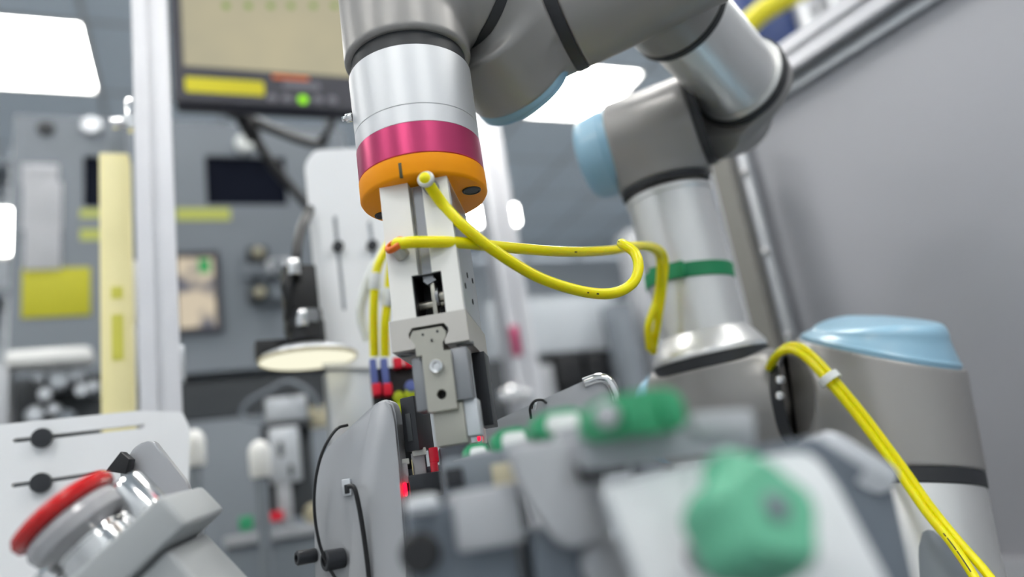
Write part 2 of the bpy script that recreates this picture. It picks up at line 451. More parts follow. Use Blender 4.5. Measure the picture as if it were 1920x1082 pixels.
axB = cv(.93, .37, -.30).normalized()                      # from the band towards the cap
bB = P(1054, 28, .535)
ax5 = cv(.55, -.66, .66).normalized()
e5 = P(974, 158, .540)
f = sd_join(.014, sd_cyl(bA + axA * .006, bA + axA * .045, .0385, .001), sd_cyl(bB - axB * .045, bB - axB * .004, .041, .001), sd_cyl(e5 - ax5 * .046, e5, .0375, .004))
f = sd_cut(f, bB - axB * .004, axB)
lo, hi = bounds([bA, W2, bB, e5 - ax5 * .046, e5], .055)
wr2 = body('wrist_housing', f, lo, hi, .0014, 'arm_grey', arm)
cap(wr2, e5, ax5, .0368, .0125)
ring(wr2, bB, axB, .0420, .0085)

c4 = P(1330, -8, .47); r1 = P(1272, 26, .60); m4 = P(1215, 12, .525)
c4 = bB + axB * .108
t1 = r1; t2 = P(1387, 152, .678); axT = vec(t1, t2)
m4 = t1 - axT * .075
f = sd_join(.016, sd_cyl(bB + axB * .004, c4, .0415, .002), sd_cyl(m4, t1 - axT * .004, .041, .002))
f = sd_cut(f, bB + axB * .004, -axB)
lo, hi = bounds([bB, c4, m4, t1], .05)
wr1 = body('wrist_housing', f, lo, hi, .0015, 'arm_grey', arm)
cap(wr1, c4, axB, .040, .016)
ring(wr1, t1 - axT * .001, axT, .0415, .006)
b = NB(); cyl(b, t1, t2, .0365, .0, 72); part('forearm_tube', b, 'arm_alu', arm)

# elbow
bC = P(1313, 226, .690); c3 = P(1158, 282, .718); axC = vec(c3, bC)
s3 = P(1366, 202, .712)
f = sd_join(.018, sd_cyl(bC + axC * .004, s3, .041, .002), sd_ball(s3, .0415), sd_cyl(t2 + axT * .0045, t2 + axT * .018, .0420, .002))
f = sd_cut(f, t2 + axT * .0045, -axT)
lo, hi = bounds([bC, s3, t2], .055)
el1 = body('elbow_housing', f, lo, hi, .0015, 'arm_grey', arm)
ring(el1, t2 + axT * .001, axT, .0432, .007)
b = NB(); lathe(b, frame(t2 - axT * .006, axT), ringp(.0362, .0405, 0, .004, .0008), 72); part('tube_collar', b, 'arm_alu', el1)
r3 = P(1248, 353, .700); u1 = P(1252, 366, .699); u2 = P(1320, 628, .672); axU = vec(u2, u1)
f = sd_join(.020, sd_cyl(c3 + axC * .001, bC - axC * .004, .0450, .003), sd_cyl(r3 + axU * .065, r3 + axU * .003, .0405, .002))
f = sd_cut(sd_cut(f, bC - axC * .004, axC), r3 + axU * .003, -axU)
lo, hi = bounds([c3, bC, r3], .055)
el2 = body('elbow_housing', f, lo, hi, .0015, 'arm_grey', arm)
cap(el2, c3, -axC, .0425, .034)
ring(el2, bC, axC, .0424, .0085)
ring(el2, r3, axU, .0412, .006)
b = NB()
lathe(b, frame(u2, axU), [(0, 0), (.0385, 0), (.0385, (u1 - u2).length - .006), (.0400, (u1 - u2).length - .005), (.0402, (u1 - u2).length - .001), (.0395, (u1 - u2).length), (0, (u1 - u2).length)], 96)
ut = part('upper_arm_tube', b, 'arm_alu', arm)
b = NB(); lathe(b, frame(u2 - axU * .020, axU), [(0, 0), (.0505, 0), (.0508, .003), (.0500, .005), (.0405, .020), (.0385, .022), (0, .022)], 96)
part('flared_collar', b, 'arm_alu', ut)
r2 = u2 - axU * .0255
ring(ut, r2, axU, .0508, .010, t=.006)

# shoulder and base
bD = P(1480, 752, .632); c2 = P(1250, 782, .690); axD = vec(c2, bD)
v2 = r2 - axU * .050
f = sd_join(.022, sd_cyl(c2, bD - axD * .004, .0415, .003), sd_cyl(v2, r2 - axU * .0045, .0505, .002))
lo, hi = bounds([c2, bD, v2, r2], .06)
sh = body('shoulder_housing', f, lo, hi, .0017, 'arm_grey', arm)
cap(sh, c2, -axD, .041, .018)
ring(sh, bD, axD, .0412, .010)
for y in (712, 742):
    p = P(1466, y, .594); b = NB(); cyl(b, p, p - vec(CAM, p) * .003 - RT * .002, .0035, .0006, 16); part('screw', b, 'chrome', sh)
b1 = P(1682, 907, .602); axV = cv(-.16, 1, .30).normalized()
k1 = P(1645, 662, .640); axV = vec(b1, k1)
axK = cv(.16, .98, -.05).normalized()
f = sd_join(.020, sd_cyl(b1 + axV * .006, k1 + axV * .03, .0632, .002), sd_cyl(P(1650, 762, .640), bD + axD * .002, .0400, .001))
f = sd_cut(f, bD + axD * .004, -axD)
f = sd_cut(f, k1, axK)
lo, hi = bounds([b1, k1, bD], .075)
bs = body('base_housing', f, lo, hi, .0018, 'arm_grey', arm)
ring(bs, b1 + axV * .0005, axV, .0625, .0115, t=.006)
# sloping lid on top of the base housing
bm = NB(); n = 72
KM = frame(k1, axK, RT)
pr = [(0, -.001), (.0628, -.001), (.0634, .001), (.0630, .004), (.0610, .0055), (.0605, .0065)] + [(.0605 - .006 * i / 3, .0065 + .0135 * i / 3) for i in (1, 2)] + [(.0545 - .011 * (1 - math.cos(i / 8 * math.pi / 2)), .020 + .011 * math.sin(i / 8 * math.pi / 2)) for i in range(9)] + [(.02, .0315), (0, .032)]
lathe(bm, I4, pr, n)
for v in bm.verts:
    if v.co.z > .0062:
        s = v.co.x / .0605
        k = float(np.interp(s, [-1, -.8, -.5, -.2, .3, 1], [.22, .36, .62, .84, 1.04, 1.22]))
        v.co.x *= 1 - .16 * max(0, s) * min(1, (v.co.z - .006) / .02)
        v.co.z = .006 + (v.co.z - .006) * k
    v.co = KM @ v.co
part('joint_cap', bm, 'cap_blue', bs)
zb = (b1.z - TZ) / axV.z
b = NB(); lathe(b, frame(b1 - axV * .0055, -axV), [(0, 0), (.0610, 0), (.0615, .002), (.0620, .05), (.066, zb - .04), (0, zb - .04)], 96)
ft = part('base_foot', b, 'arm_alu', arm)
qf = b1 - axV * zb
b = NB(); lathe(b, Matrix.Translation((qf.x, qf.y, TZ)), cylp(.082, .0005, .050, .003), 64); part('base_flange', b, 'arm_alu', arm)
# cable gland on the foot: a grey cone rising at the front
g0 = P(1738, 992, .533); g1 = P(1800, 1230, .525)
b = NB(); lathe(b, frame(g0, g1 - g0), [(0, 0), (.004, .0015), (.010, .010), (.022, .035), (.032, .065), (.034, .09), (0, .09)], 48)
part('cable_gland', b, 'cab_grey', ft, 'grey tapered cable gland')

# ------------------------------------------------------------------ gripper
gr = thing('pneumatic_gripper', 'white two-jaw air gripper on an orange adapter under the wrist', 'gripper', tl(0, 0, 0))
b = NB(); lathe(b, TM, [(.010, 0), (rT - .0015, 0), (rT - .0003, .0006), (rT + .0005, .002), (rT + .0005, z_or - .0005), (rT - .0005, z_or), (.010, z_or), (.010, 0)], 96)
ad = part('adapter', b, 'orange', gr, 'orange round adapter')
for (x, y) in ((-.0285, .009), (.0295, -.004)):
    b = NB(); lathe(b, frame(tl(x, y, -.0002), TX, TXX), [(0, -.0002), (.0043, -.0002), (.0047, -.0006), (.0055, -.0004), (.0057, .0004)], 24); part('screw_recess', b, 'black', ad)
b = NB(); box(b, TM, (-.0045, -rT + .0002, .0045), (.0018, .0016, .009), .0003); part('notch', b, 'hose_dark', ad)
wg, dg, y0 = .0392, .058, -.0300
LB = .0790
zb0, zb1 = -LB, 0.0
gx = .0047; wx0, wx1 = -.0068, .0098
b = NB()
U = TM @ Matrix.Rotation(0, 4, 'X')
def zprism(bm, poly, z0, z1, bev=0):
    """outline in tool X/Y, thickness along the tool axis"""
    prism(bm, TM @ Matrix(((1, 0, 0, 0), (0, 0, -1, 0), (0, 1, 0, 0), (0, 0, 0, 1))) if False else frame3(TM.translation, TXX, TX, TXY), poly, z0, z1, (), bev)
h = wg / 2
zprism(b, [(-h, y0), (-.0031, y0), (-.0031, y0 + .007), (gx, y0 + .007), (gx, y0), (h, y0), (h, y0 + dg), (-h, y0 + dg)], -.055, 0)
zprism(b, [(-h, y0), (wx0, y0), (wx0, y0 + .026), (wx1, y0 + .026), (wx1, y0), (h, y0), (h, y0 + dg), (-h, y0 + dg)], -LB, -.055)
gb_ = part('gripper_body', b, 'grip_white', gr)
b = NB(); box(b, TM, (h + .0002, y0 + dg / 2 + .001, -LB / 2 - .001), (.0006, dg - .004, LB - .004), .0001); part('side_plate', b, 'grip_side', gb_)
for (yy, zz) in ((-.018, -.035), (-.004, -.052), (-.017, -.062), (.004, -.066), (.015, -.05)):
    b = NB(); lathe(b, frame(tl(h + .0006, yy, zz), TXX, TX), cylp(.0017, -.001, .0003, .0001), 14); part('side_screw', b, 'black_metal', gb_)
b = NB(); prism(b, TM, [(-.0012, -.002), (.0044, -.002), (.0044, -.0570), (.0060, -.0585), (.0008, -.0605), (-.0012, -.0585)], y0 + .0035, y0 + .009); part('guide_strip', b, 'steel_dark', gb_)
# lever works in the window
b = NB(); box(b, TM, ((wx0 + wx1) / 2, y0 + .0257, -.067), (wx1 - wx0, .0005, .0238)); part('window_shade_lining', b, 'black', gb_)  # black plates for the dark interior and the shade inside the window
for x_ in (wx0 + .0003, wx1 - .0003):
    b = NB(); box(b, TM, (x_, y0 + .0135, -.067), (.0005, .0245, .0238)); part('window_shade_lining', b, 'black', gb_)
b = NB(); box(b, TM, ((wx0 + wx1) / 2, y0 + .0135, -.0553), (wx1 - wx0, .0245, .0005)); part('window_shade_lining', b, 'black', gb_)
b = NB(); cyl(b, tl(wx0, y0 + .011, -.0700), tl(wx1, y0 + .011, -.0700), .0022, .0002, 20); part('pivot_pin', b, 'steel', gb_)
b = NB(); box(b, TM, (.0032, y0 + .0085, -.0690), (.0024, .008, .0195), .0004); part('lever', b, 'steel', gb_)
b = NB(); cyl(b, tl(.0040, y0 + .0095, -.0672), tl(.0058, y0 + .0095, -.0672), .0058, .0004, 28); part('washer', b, 'steel_dark', gb_)
b = NB(); cyl(b, tl(.0058, y0 + .0085, -.0672), tl(.0096, y0 + .0085, -.0672), .0030, .0004, 20); part('pivot_nut', b, 'steel', gb_)
# guide plate with a T slot
wp, dp = .0420, .068
zp0, zp1 = -.0960, -LB
yp = y0 - .0012
ms = .0008
T = [(x * .88 - .0012, z) for x, z in [(-.0095, zp1 - .0055), (.0105, zp1 - .0055), (.0128, zp1 - .0085), (.0128, zp1 - .0105), (.0098, zp1 - .0145), (.0098, zp0), (-.0088, zp0), (-.0088, zp1 - .0145), (-.0118, zp1 - .0105), (-.0118, zp1 - .0085)]]
k = wp / 2
poly = [(-k - .0006, zp0), (-k - .0006, zp1), (k - .0006, zp1), (k - .0006, zp0)] + [T[5], T[4], T[3], T[2], T[1], T[0], T[9], T[8], T[7], T[6]]
b = NB(); prism(b, TM, poly, yp, yp + dp); gp = part('guide_plate', b, 'grip_grey', gr)
for (x, y) in ((-.0165, yp + .010), (.0165, yp + .010), (.0175, yp + .055)):
    b = NB(); lathe(b, frame(tl(x, y, zp0), TX, TXX), ringp(.003, .0048, -.0006, .001), 24); part('screw', b, 'steel_dark', gp)
# front jaw
jw = [(x * .90 - .0007, z - .0016) for x, z in T]
b = NB()
prism(b, TM, [jw[0], jw[1], jw[2], jw[3], jw[4], (jw[5][0], zp0 - .004), (jw[6][0], zp0 - .004), jw[7], jw[8], jw[9]], yp + .0006, yp + .022)
ja = part('jaw_slider', b, 'steel', gr)
for (x, z) in ((-.004, zp1 - .0100), (.0040, zp1 - .0095), (.0005, zp1 - .0138)):
    b = NB(); lathe(b, frame(tl(x, yp + .0004, z), -TXY, TX), cylp(.0007, 0, .0003), 10); part('dimple', b, 'black_metal', ja)
zj1, zj0 = zp0 - .0035, zp0 - .0345
jx0, jx1 = -.0058, .0098
b = NB(); M = TM
prism(b, M, roundpoly([(jx0, zj0), (jx1, zj0), (jx1, zj1), (jx0, zj1)], .0008, 2), yp + .0000, yp + .012, [circ(.0024, zp0 - .0262, .0026)])
jb = part('jaw_block', b, 'steel', gr)
b = NB(); box(b, TM, (.0024, yp + .0085, zp0 - .0262), (.012, .001, .012)); part('hole_bottom', b, 'black', jb)
b = NB(); lathe(b, frame(tl(.0018, yp + .0002, zp0 - .0115), -TXY, TX), [(0, .0012), (.0020, .0012), (.0022, .0034), (.0034, .0036), (.0038, .0030), (.0038, 0), (0, 0)], 32); part('jaw_screw', b, 'chrome', jb)
b = NB(); box(b, TM, (-.0100, yp + .014, zp0 - .0180), (.0060, .016, .0285), .0004); part('side_block', b, 'steel_dark', gr)
b = NB(); box(b, TM, (.0138, yp + .008, zp0 - .0165), (.0088, .012, .0275), .0006); part('side_block', b, 'steel_dark', gr)
b = NB(); box(b, TM, (.0038, yp + .011, zj0 - .0068), (.0165, .012, .0215), .0003); part('finger', b, 'steel', gr, 'polished lower finger')
b = NB(); box(b, TM, (.0158, yp + .012, zj0 - .0050), (.0072, .012, .0190), .0003); part('finger', b, 'alu_light', gr)
b = NB(); box(b, TM, (.0190, yp + .044, zp0 - .0210), (.0075, .018, .042), .0004); part('rear_jaw', b, 'black_metal', gr, 'dark rear jaw')
b = NB(); lathe(b, frame(tl(.0012, yp + .005, zj0 - .019), TX), cylp(.003, -.002, .002), 12); b.free()

# fittings
ff = thing('hose_fitting', 'orange ringed push-in air fitting on the gripper front', 'air fitting', tl(-.0165, y0, -.0325), 'push-in air fittings on the gripper')
TYM = frame3(tl(0, y0, 0), TXX, TXY, TX)
_q = onp(TYM, [(757, 481)])[0]; fo = TYM @ Vector((_q[0], .0004, _q[1]))
FE = P(738, 456, .4085); fd = (FE - fo).normalized()
FL = (FE - fo).length
b = NB(); lathe(b, frame(fo, fd), cylp(.0040, 0, FL - .0025, .0005), 28); part('barrel', b, 'steel', ff)
b = NB(); lathe(b, frame(fo + fd * (FL - .003), fd), ringp(.0040, .0061, 0, .0034, .0006), 28); part('release_ring', b, 'fitting_orange', ff)
b = NB(); lathe(b, frame(fo + fd * (FL - .0032), fd), cylp(.0039, 0, .0008), 24); part('bore', b, 'black', ff)
f2 = thing('hose_fitting', 'clear push-in air fitting at the top of the gripper', 'air fitting', tl(.0065, y0, -.004), 'push-in air fittings on the gripper')
gd = (-TXY + TX * .1 - TXX * .08).normalized(); go = tl(.0105, y0 + .0005, -.0062)
b = NB(); lathe(b, frame(go, gd), cylp(.0044, 0, .010, .0006), 28); part('barrel', b, 'steel_dark', f2)
b = NB(); lathe(b, frame(go + gd * .0098, gd), ringp(.0024, .0049, 0, .0032, .001), 28); part('release_ring', b, 'clear', f2)
GE = go + gd * .012

# ------------------------------------------------------------------ yellow air hoses
RH = .0033
def hose(pts, label, prints=(), r=RH):
    b = NB(); tube(b, pts, r, 14, 10)
    o = tag(part('air_hose', b, 'hose', None, None, 0), label, 'air hose', 'yellow air hoses')
    p = spline(pts, 40)
    for (t, ln) in prints:
        i = int(t * (len(p) - 1)); n = max(2, int(ln / max((p[i + 1] - p[i]).length, 1e-5)))
        seg = p[i:i + n + 1]
        c0 = seg[len(seg) // 2]; toC = (CAM - c0).normalized(); d = (seg[-1] - seg[0]).normalized(); s = d.cross(toC).normalized()
        nn = (toC - d * toC.dot(d)).normalized()
        b = NB(); L = []; R2 = []
        for q in seg:
            for a, W_ in ((.16, L), (-.10, R2)): W_.append(b.verts.new(q + nn * (r + .00006) * math.cos(a) + s * (r + .00006) * math.sin(a)))
        for j in range(len(seg) - 1): b.faces.new((L[j], L[j + 1], R2[j + 1], R2[j]))
        part('print_mark', b, 'print', o)
    return o
hose([GE - gd * .006, GE, P(828, 380, .418), P(870, 425, .415), P(930, 472, .42), P(1010, 520, .43), P(1090, 546, .44), P(1148, 550, .447), P(1185, 532, .455), P(1197, 503, .462), P(1190, 474, .470), P(1166, 457, .482), P(1180, 462, .52), P(1212, 462, .575), P(1234, 475, .612), P(1238, 510, .624), P(1232, 560, .634), P(1216, 610, .632), P(1218, 655, .64)],
     'yellow air hose looping down from the top fitting of the gripper', [(.34, .0015), (.355, .002), (.60, .002)])
hose([FE - fd * .0022 + RT * .0010, FE + RT * .0020 - UP * .0002, P(756, 456, .4065), P(780, 454, .405), P(860, 455, .415), P(950, 464, .44), P(1060, 472, .485), P(1140, 470, .54), P(1195, 462, .585), P(1228, 464, .612), P(1246, 485, .628), P(1243, 540, .632), P(1234, 600, .636), P(1224, 662, .645)],
     'yellow air hose running straight from the orange ringed fitting', [(.47, .0015)])
lowpts = [P(1440, 700, .625), P(1462, 660, .600), P(1490, 648, .588), P(1520, 664, .574), P(1560, 706, .560), P(1620, 778, .545), P(1690, 872, .525)]
hose(lowpts + [P(1745, 950, .508), P(1800, 1018, .49), P(1850, 1075, .472), P(1900, 1145, .45), P(1960, 1260, .45)], 'yellow air hose over the robot base, right hand one at the bottom edge', [], .0030)
low2 = [p + (RT * -.0036 + UP * -.0034 - FW * .001) for p in lowpts]
hose(low2 + [P(1735, 958, .505), P(1785, 1020, .488), P(1828, 1084, .470), P(1870, 1160, .45), P(1930, 1290, .44)], 'yellow air hose over the robot base, left hand one with black print', [(.70, .003), (.715, .006), (.735, .004), (.75, .008), (.775, .006), (.79, .005)], .0030)
p = P(1560, 706, .558); b = NB(); dr = vec(P(1520, 664, .574), P(1620, 778, .545))
q = frame(p - RT * .0018 - UP * .0018 - dr * .003, dr, RT)
pts = [q @ Vector((.0078 * math.cos(a), .0048 * math.sin(a), .0)) for a in np.linspace(0, 2 * math.pi, 25)]
b = NB(); lathe(b, q, ringp(.0070, .0082, 0, .006, .0003), 32); tag(part('hose_tie', b, 'label_white'), 'white tie bundling the two yellow hoses on the robot base', 'cable tie')

# green strap around the upper arm
sc_ = u1.lerp(u2, .60)
sax = (axU + RT * .10).normalized()
b = NB(); SM = frame(sc_, sax, RT)
pts = []
lathe(b, SM, ringp(.0388, .0402, -.0065, .0065, .0004), 72)
st_ = tag(part('hook_strap', b, 'green_strap'), 'green strap wound around the silver upper arm tube', 'strap')
b = NB(); a = vec(sc_, P(1240, 530, .60))
pp = [SM @ Vector((.0405 * math.cos(t), .0405 * math.sin(t), 0)) for t in np.linspace(-.9, .9, 3)]
qc = P(1238, 536, .631); outv = (qc - sc_); outv = (outv - sax * outv.dot(sax)).normalized()
SB = frame3(sc_ + outv * .043, sax.cross(outv).normalized(), outv, sax)
prism(b, SB, roundpoly([(-.016, -.0066), (.016, -.0066), (.016, .0066), (-.016, .0066)], .001, 2), .0015, .0035)
part('strap_bulge', b, 'green_strap', st_)


# ------------------------------------------------------------------ enclosure on the right
def poly3(ref, d, a, pts): M = vplane(ref, d, a); return M, onp(M, pts)
PA = 80
PM = vplane((1417, 450), 1.0, PA)
pn = onp(PM, [(1395, 300), (1470, 640), (1470, 152), (1702, 0), (1920, 920), (1860, 925)])
zt = pn[2][1] - .004; xl = pn[1][0] + .0; zbm = TZ + .06
en = thing('enclosure_screen', 'large smooth grey enclosure panel in aluminium framing behind the robot', 'enclosure panel', PM @ Vector((.3, 0, TZ - PM.translation.z)))
b = NB(); box(b, PM, ((xl + .75) / 2 + .0, .012, (zt + TZ - CZ) / 2 + (CZ - PM.translation.z) * .5 - .0), (.75 - xl, .006, 1), 0)
for v in b.verts: pass
b.free()
zf = lambda z: z - PM.translation.z
b = NB(); box(b, PM, ((xl + .85) / 2, .012, (zt + zf(TZ) + .04) / 2), (.85 - xl, .006, zt - zf(TZ) - .04), .001); part('panel', b, 'panel', en)
def profile(bm, M, L, w=.045, axis='z'):
    """slotted aluminium section, length along Z of M"""
    h = w / 2; g = w * .09; dd = w * .14; o = []
    base = [(-h, -h), (-g, -h), (-g, -h + dd), (g, -h + dd), (g, -h), (h, -h)]
    for k in range(4):
        c, s = round(math.cos(k * math.pi / 2)), round(math.sin(k * math.pi / 2))
        o += [(x * c - y * s, x * s + y * c) for x, y in base[:-1]]
    A = [bm.verts.new(M @ Vector((x, y, 0))) for x, y in o]; B = [bm.verts.new(M @ Vector((x, y, L))) for x, y in o]; n = len(o)
    bm.faces.new(A[::-1]); bm.faces.new(B)
    for i in range(n): bm.faces.new((A[i], A[(i + 1) % n], B[(i + 1) % n], B[i]))
    return bm
b = NB(); profile(b, PM @ Matrix.Translation((xl - .018, .0, zt + .022)) @ Matrix.Rotation(R_(90), 4, 'Y'), .9 - xl, .040); part('top_rail', b, 'profile', en)
b = NB(); box(b, PM, ((xl + .85) / 2, .004, zt - .008), (.85 - xl, .010, .014), .002); part('edge_strip', b, 'alu_light', en)
b = NB(); profile(b, PM @ Matrix.Translation((xl - .018, .004, zf(TZ))), zt - zf(TZ), .040); part('post', b, 'profile', en)
b = NB(); box(b, PM, (xl + .012, .0, (zt + zf(TZ)) / 2), (.014, .012, zt - zf(TZ) - .01), .002); part('edge_strip', b, 'alu_light', en)
for k in range(6):
    b = NB(); q = PM @ Vector((xl + .012, -.006, zf(TZ) + .08 + k * .115)); cyl(b, q, q - PM.col[1].to_3d() * .004, .0055, .001, 16); part('bolt', b, 'chrome', en)
b = NB(); profile(b, PM @ Matrix.Translation((xl + .01, -.01, zf(TZ) + .02)) @ Matrix.Rotation(R_(90), 4, 'Y'), .84 - xl, .040); part('bottom_rail', b, 'profile', en)
# dark channel post left of the screen
CM, cp = poly3((1393, 450), .95, 60, [(1374, 450), (1412, 450), (1393, 250), (1393, 450)])
b = NB(); box(b, CM, (0, 0, (TZ - CM.translation.z + cp[2][1]) / 2), (cp[1][0] - cp[0][0], .03, cp[2][1] - (TZ - CM.translation.z)), .002)
tag(part('cable_duct', b, 'duct_grey'), 'tall grey duct standing just left of the enclosure panel', 'cable duct')

# ------------------------------------------------------------------ left post, light curtain, slotted bracket
LM = vplane((292, 400), .75, 0)
lx = onp(LM, [(250, 60), (312, 60), (272, 740), (335, 740)])
wpost = abs(onp(LM, [(253, 400)])[0][0] - onp(LM, [(325, 400)])[0][0])
lp = thing('frame_post', 'white aluminium slotted post running the full height at left', 'post', LM @ Vector((0, 0, TZ - LM.translation.z)))
b = NB(); profile(b, LM @ Matrix.Translation(((lx[0][0] + lx[1][0]) / 2, wpost / 2, TZ - LM.translation.z)), ZC - .02 - TZ, wpost); part('profile', b, 'profile', lp)
c = onp(LM, [(232, 218), (205, 222), (243, 190)])
b = NB(); q = LM @ Vector((c[0][0], .012, c[0][1])); cyl(b, LM @ Vector((c[1][0], .012, c[1][1])), LM @ Vector((c[0][0] + .012, .012, c[0][1] + .002)), .0055, .001, 16); part('clamp_lever', b, 'chrome', lp)
b = NB(); box(b, LM, (c[2][0] + .002, .012, c[2][1] - .010), (.012, .014, .036), .003); part('clamp_body', b, 'chrome', lp)
c = onp(LM, [(338, 676)])[0]; b = NB(); box(b, LM, (c[0] - .002, wpost / 2, c[1]), (.012, .02, .036), .003); part('corner_bracket', b, 'alu_light', lp)

YM = vplane((214, 500), .84, 0)
c = onp(YM, [(184, 285), (243, 285), (189, 772), (247, 772), (222, 236), (215, 540), (215, 675)])
wl = abs(c[1][0] - c[0][0]) * .97; xc = (c[0][0] + c[1][0]) / 2
lc = thing('light_curtain', 'pale yellow upright safety light curtain bar beside the white post', 'light curtain', YM @ Vector((xc, 0, TZ - YM.translation.z)))
zl = TZ - YM.translation.z
b = NB(); box(b, YM, (xc, wl / 2, (c[0][1] + zl) / 2), (wl, wl, c[0][1] - zl), .003); part('housing', b, 'lc_yellow', lc)
b = NB(); box(b, YM, (xc + .002, wl / 2, (c[4][1] + c[0][1]) / 2), (wl * .62, wl * .7, c[4][1] - c[0][1]), .002); part('end_cap', b, 'cab_grey', lc)
for (ya_, yb_) in ((538, 560), (590, 676)):
    z = onp(YM, [(215, ya_), (215, yb_)]); b = NB(); box(b, YM, (xc + .001, -.0004, (z[0][1] + z[1][1]) / 2), (wl * .36, .001, z[0][1] - z[1][1]), 0); part('marking_label', b, 'lc_label', lc)

BM = vplane((150, 850), .60, 0)
pl = onp(BM, [(-140, 812), (0, 796), (258, 770), (342, 772), (356, 802), (352, 1000), (330, 1120), (-140, 1120)])
s1 = onp(BM, [(28, 826), (268, 799)]); s2 = onp(BM, [(26, 910), (196, 886)])
bk = thing('slotted_bracket', 'white adjustment plate with two slots and dark clamp knobs at lower left', 'bracket', BM @ Vector((-.05, 0, TZ - BM.translation.z)))
b = NB(); prism(b, BM, roundpoly(pl, .003, 3), 0, .006, [slot(s1[0], s1[1], .0017), slot(s2[0], s2[1], .0017)], .0); part('plate', b, 'bracket_white', bk)
for p in ((80, 822), (78, 906)):
    q = onp(BM, [p])[0]; b = NB(); lathe(b, BM @ Matrix.Translation((q[0], .002, q[1])) @ Matrix.Rotation(R_(90), 4, 'X'), [(0, -.004), (.003, -.004), (.003, .002), (.0075, .0025), (.0078, .006), (.007, .0085), (0, .009)], 24); part('clamp_knob', b, 'black_metal', bk)
q = onp(BM, [(330, 1040)])[0]; b = NB(); box(b, BM, (q[0] - .05, .022, (TZ - BM.translation.z + q[1]) / 2), (.05, .03, q[1] - TZ + BM.translation.z), .002); part('foot', b, 'alu_light', bk)

b = NB(); q0, q1 = P(247, 612, .95), P(246, 488, .96); ax = q1 - q0; L = ax.length
lathe(b, frame(q0, ax), [(0, 0), (.006, .001), (.0105, .012), (.0125, .03), (.0125, L - .012), (.010, L - .003), (.004, L), (0, L)], 28)
wc = thing('white_blob', 'rounded white canister standing in for a bright oval half hidden behind the white post', 'blob', Vector((q0.x, q0.y, TZ)))  # solid white form put in for a bright oval highlight
part('blob_body', b, 'white_plastic', wc)
b = NB(); cyl(b, Vector((q0.x, q0.y, TZ)), q0 + ax * .02, .006, .001, 16); part('stand', b, 'plate_grey', wc)

# ------------------------------------------------------------------ machine cabinet and what is on it
CY = P(300, 450, 1.55).y
KM2 = frame3(Vector((0, CY, CZ)), Vector((1, 0, 0)), Vector((0, 1, 0)), Z3)
def kp(*p): return onp(KM2, p)
q = kp((26, 214), (26, 700), (640, 690), (400, 697))
cxl, cxr, czt, czb = q[0][0], q[2][0] + .06, q[0][1], q[3][1] - .0
cab = thing('machine_cabinet', 'grey machine cabinet with dark windows filling the background at left', 'cabinet', KM2 @ Vector(((cxl + cxr) / 2, 0, -CZ)))
def krect(p0, p1):
    a = kp(p0, p1, (p0[0], p1[1]), (p1[0], p0[1])); xs = [t[0] for t in a]; zs = [t[1] for t in a]
    return (a[0][0] + a[2][0]) / 2, (a[1][0] + a[3][0]) / 2, (a[1][1] + a[2][1]) / 2, (a[0][1] + a[3][1]) / 2
wins = [krect((386, 293), (537, 384)), krect((156, 292), (215, 388))]
scr = krect((322, 474), (414, 626))
hole = lambda r: [(r[0], r[2]), (r[1], r[2]), (r[1], r[3]), (r[0], r[3])]
b = NB(); prism(b, KM2, [(cxl, czb), (cxr, czb), (cxr, czt), (cxl, czt)], 0, .02, [hole(w_) for w_ in wins] + [hole(scr)]); part('front_panel', b, 'cab_grey', cab)
b = NB(); box(b, KM2, ((cxl + cxr) / 2, .27, (czb + czt) / 2), (cxr - cxl, .5, czt - czb), .004); part('housing', b, 'cab_grey', cab)
for w_ in wins:
    b = NB(); box(b, KM2, ((w_[0] + w_[1]) / 2, .012, (w_[2] + w_[3]) / 2), (w_[1] - w_[0], .006, w_[3] - w_[2])); part('window', b, 'win_dark', cab, 'dark tinted window')
b = NB(); g = .011; o_ = [(scr[0], scr[2]), (scr[1], scr[2]), (scr[1], scr[3]), (scr[0], scr[3])]
prism(b, KM2, o_, -.008, .004, [[(scr[0] + g, scr[2] + g), (scr[1] - g, scr[2] + g), (scr[1] - g, scr[3] - g), (scr[0] + g, scr[3] - g)]]); sf = part('screen_frame', b, 'bezel', cab)
b = NB(); box(b, KM2, ((scr[0] + scr[1]) / 2, .001, (scr[2] + scr[3]) / 2), (scr[1] - scr[0] - 2 * g, .004, scr[3] - scr[2] - 2 * g)); part('screen', b, 'screen_small', sf, 'lit screen with a beige picture')
a = krect((372, 486), (394, 512)); b = NB(); box(b, KM2, ((a[0] + a[1]) / 2, -.0015, (a[2] + a[3]) / 2), (a[1] - a[0], .001, a[3] - a[2])); part('screen_mark', b, 'screen_green', sf)
for r0, r1 in (((150, 393), (236, 408)), ((150, 430), (200, 450)), ((330, 391), (432, 413))):
    a = krect(r0, r1); b = NB(); box(b, KM2, ((a[0] + a[1]) / 2, -.0006, (a[2] + a[3]) / 2), (a[1] - a[0], .001, a[3] - a[2])); part('marking_tape', b, 'tape', cab, 'yellow tape')
def knob(M, p, r, h, m, parent, nm='button'):
    q = onp(M, [p])[0]; b = NB(); lathe(b, M @ Matrix.Translation((q[0], 0, q[1])) @ Matrix.Rotation(R_(90), 4, 'X'), [(0, -.001), (r, -.001), (r, h * .8), (r * .85, h), (0, h)], 24); return part(nm, b, m, parent)
knob(KM2, (86, 241), .017, .003, 'cab_dark', cab, 'key_lock'); knob(KM2, (86, 241), .008, .008, 'black', cab, 'lock_core')
knob(KM2, (172, 238), .019, .012, 'alu_light', cab, 'round_button'); knob(KM2, (458, 272), .020, .014, 'label_white', cab, 'round_button')
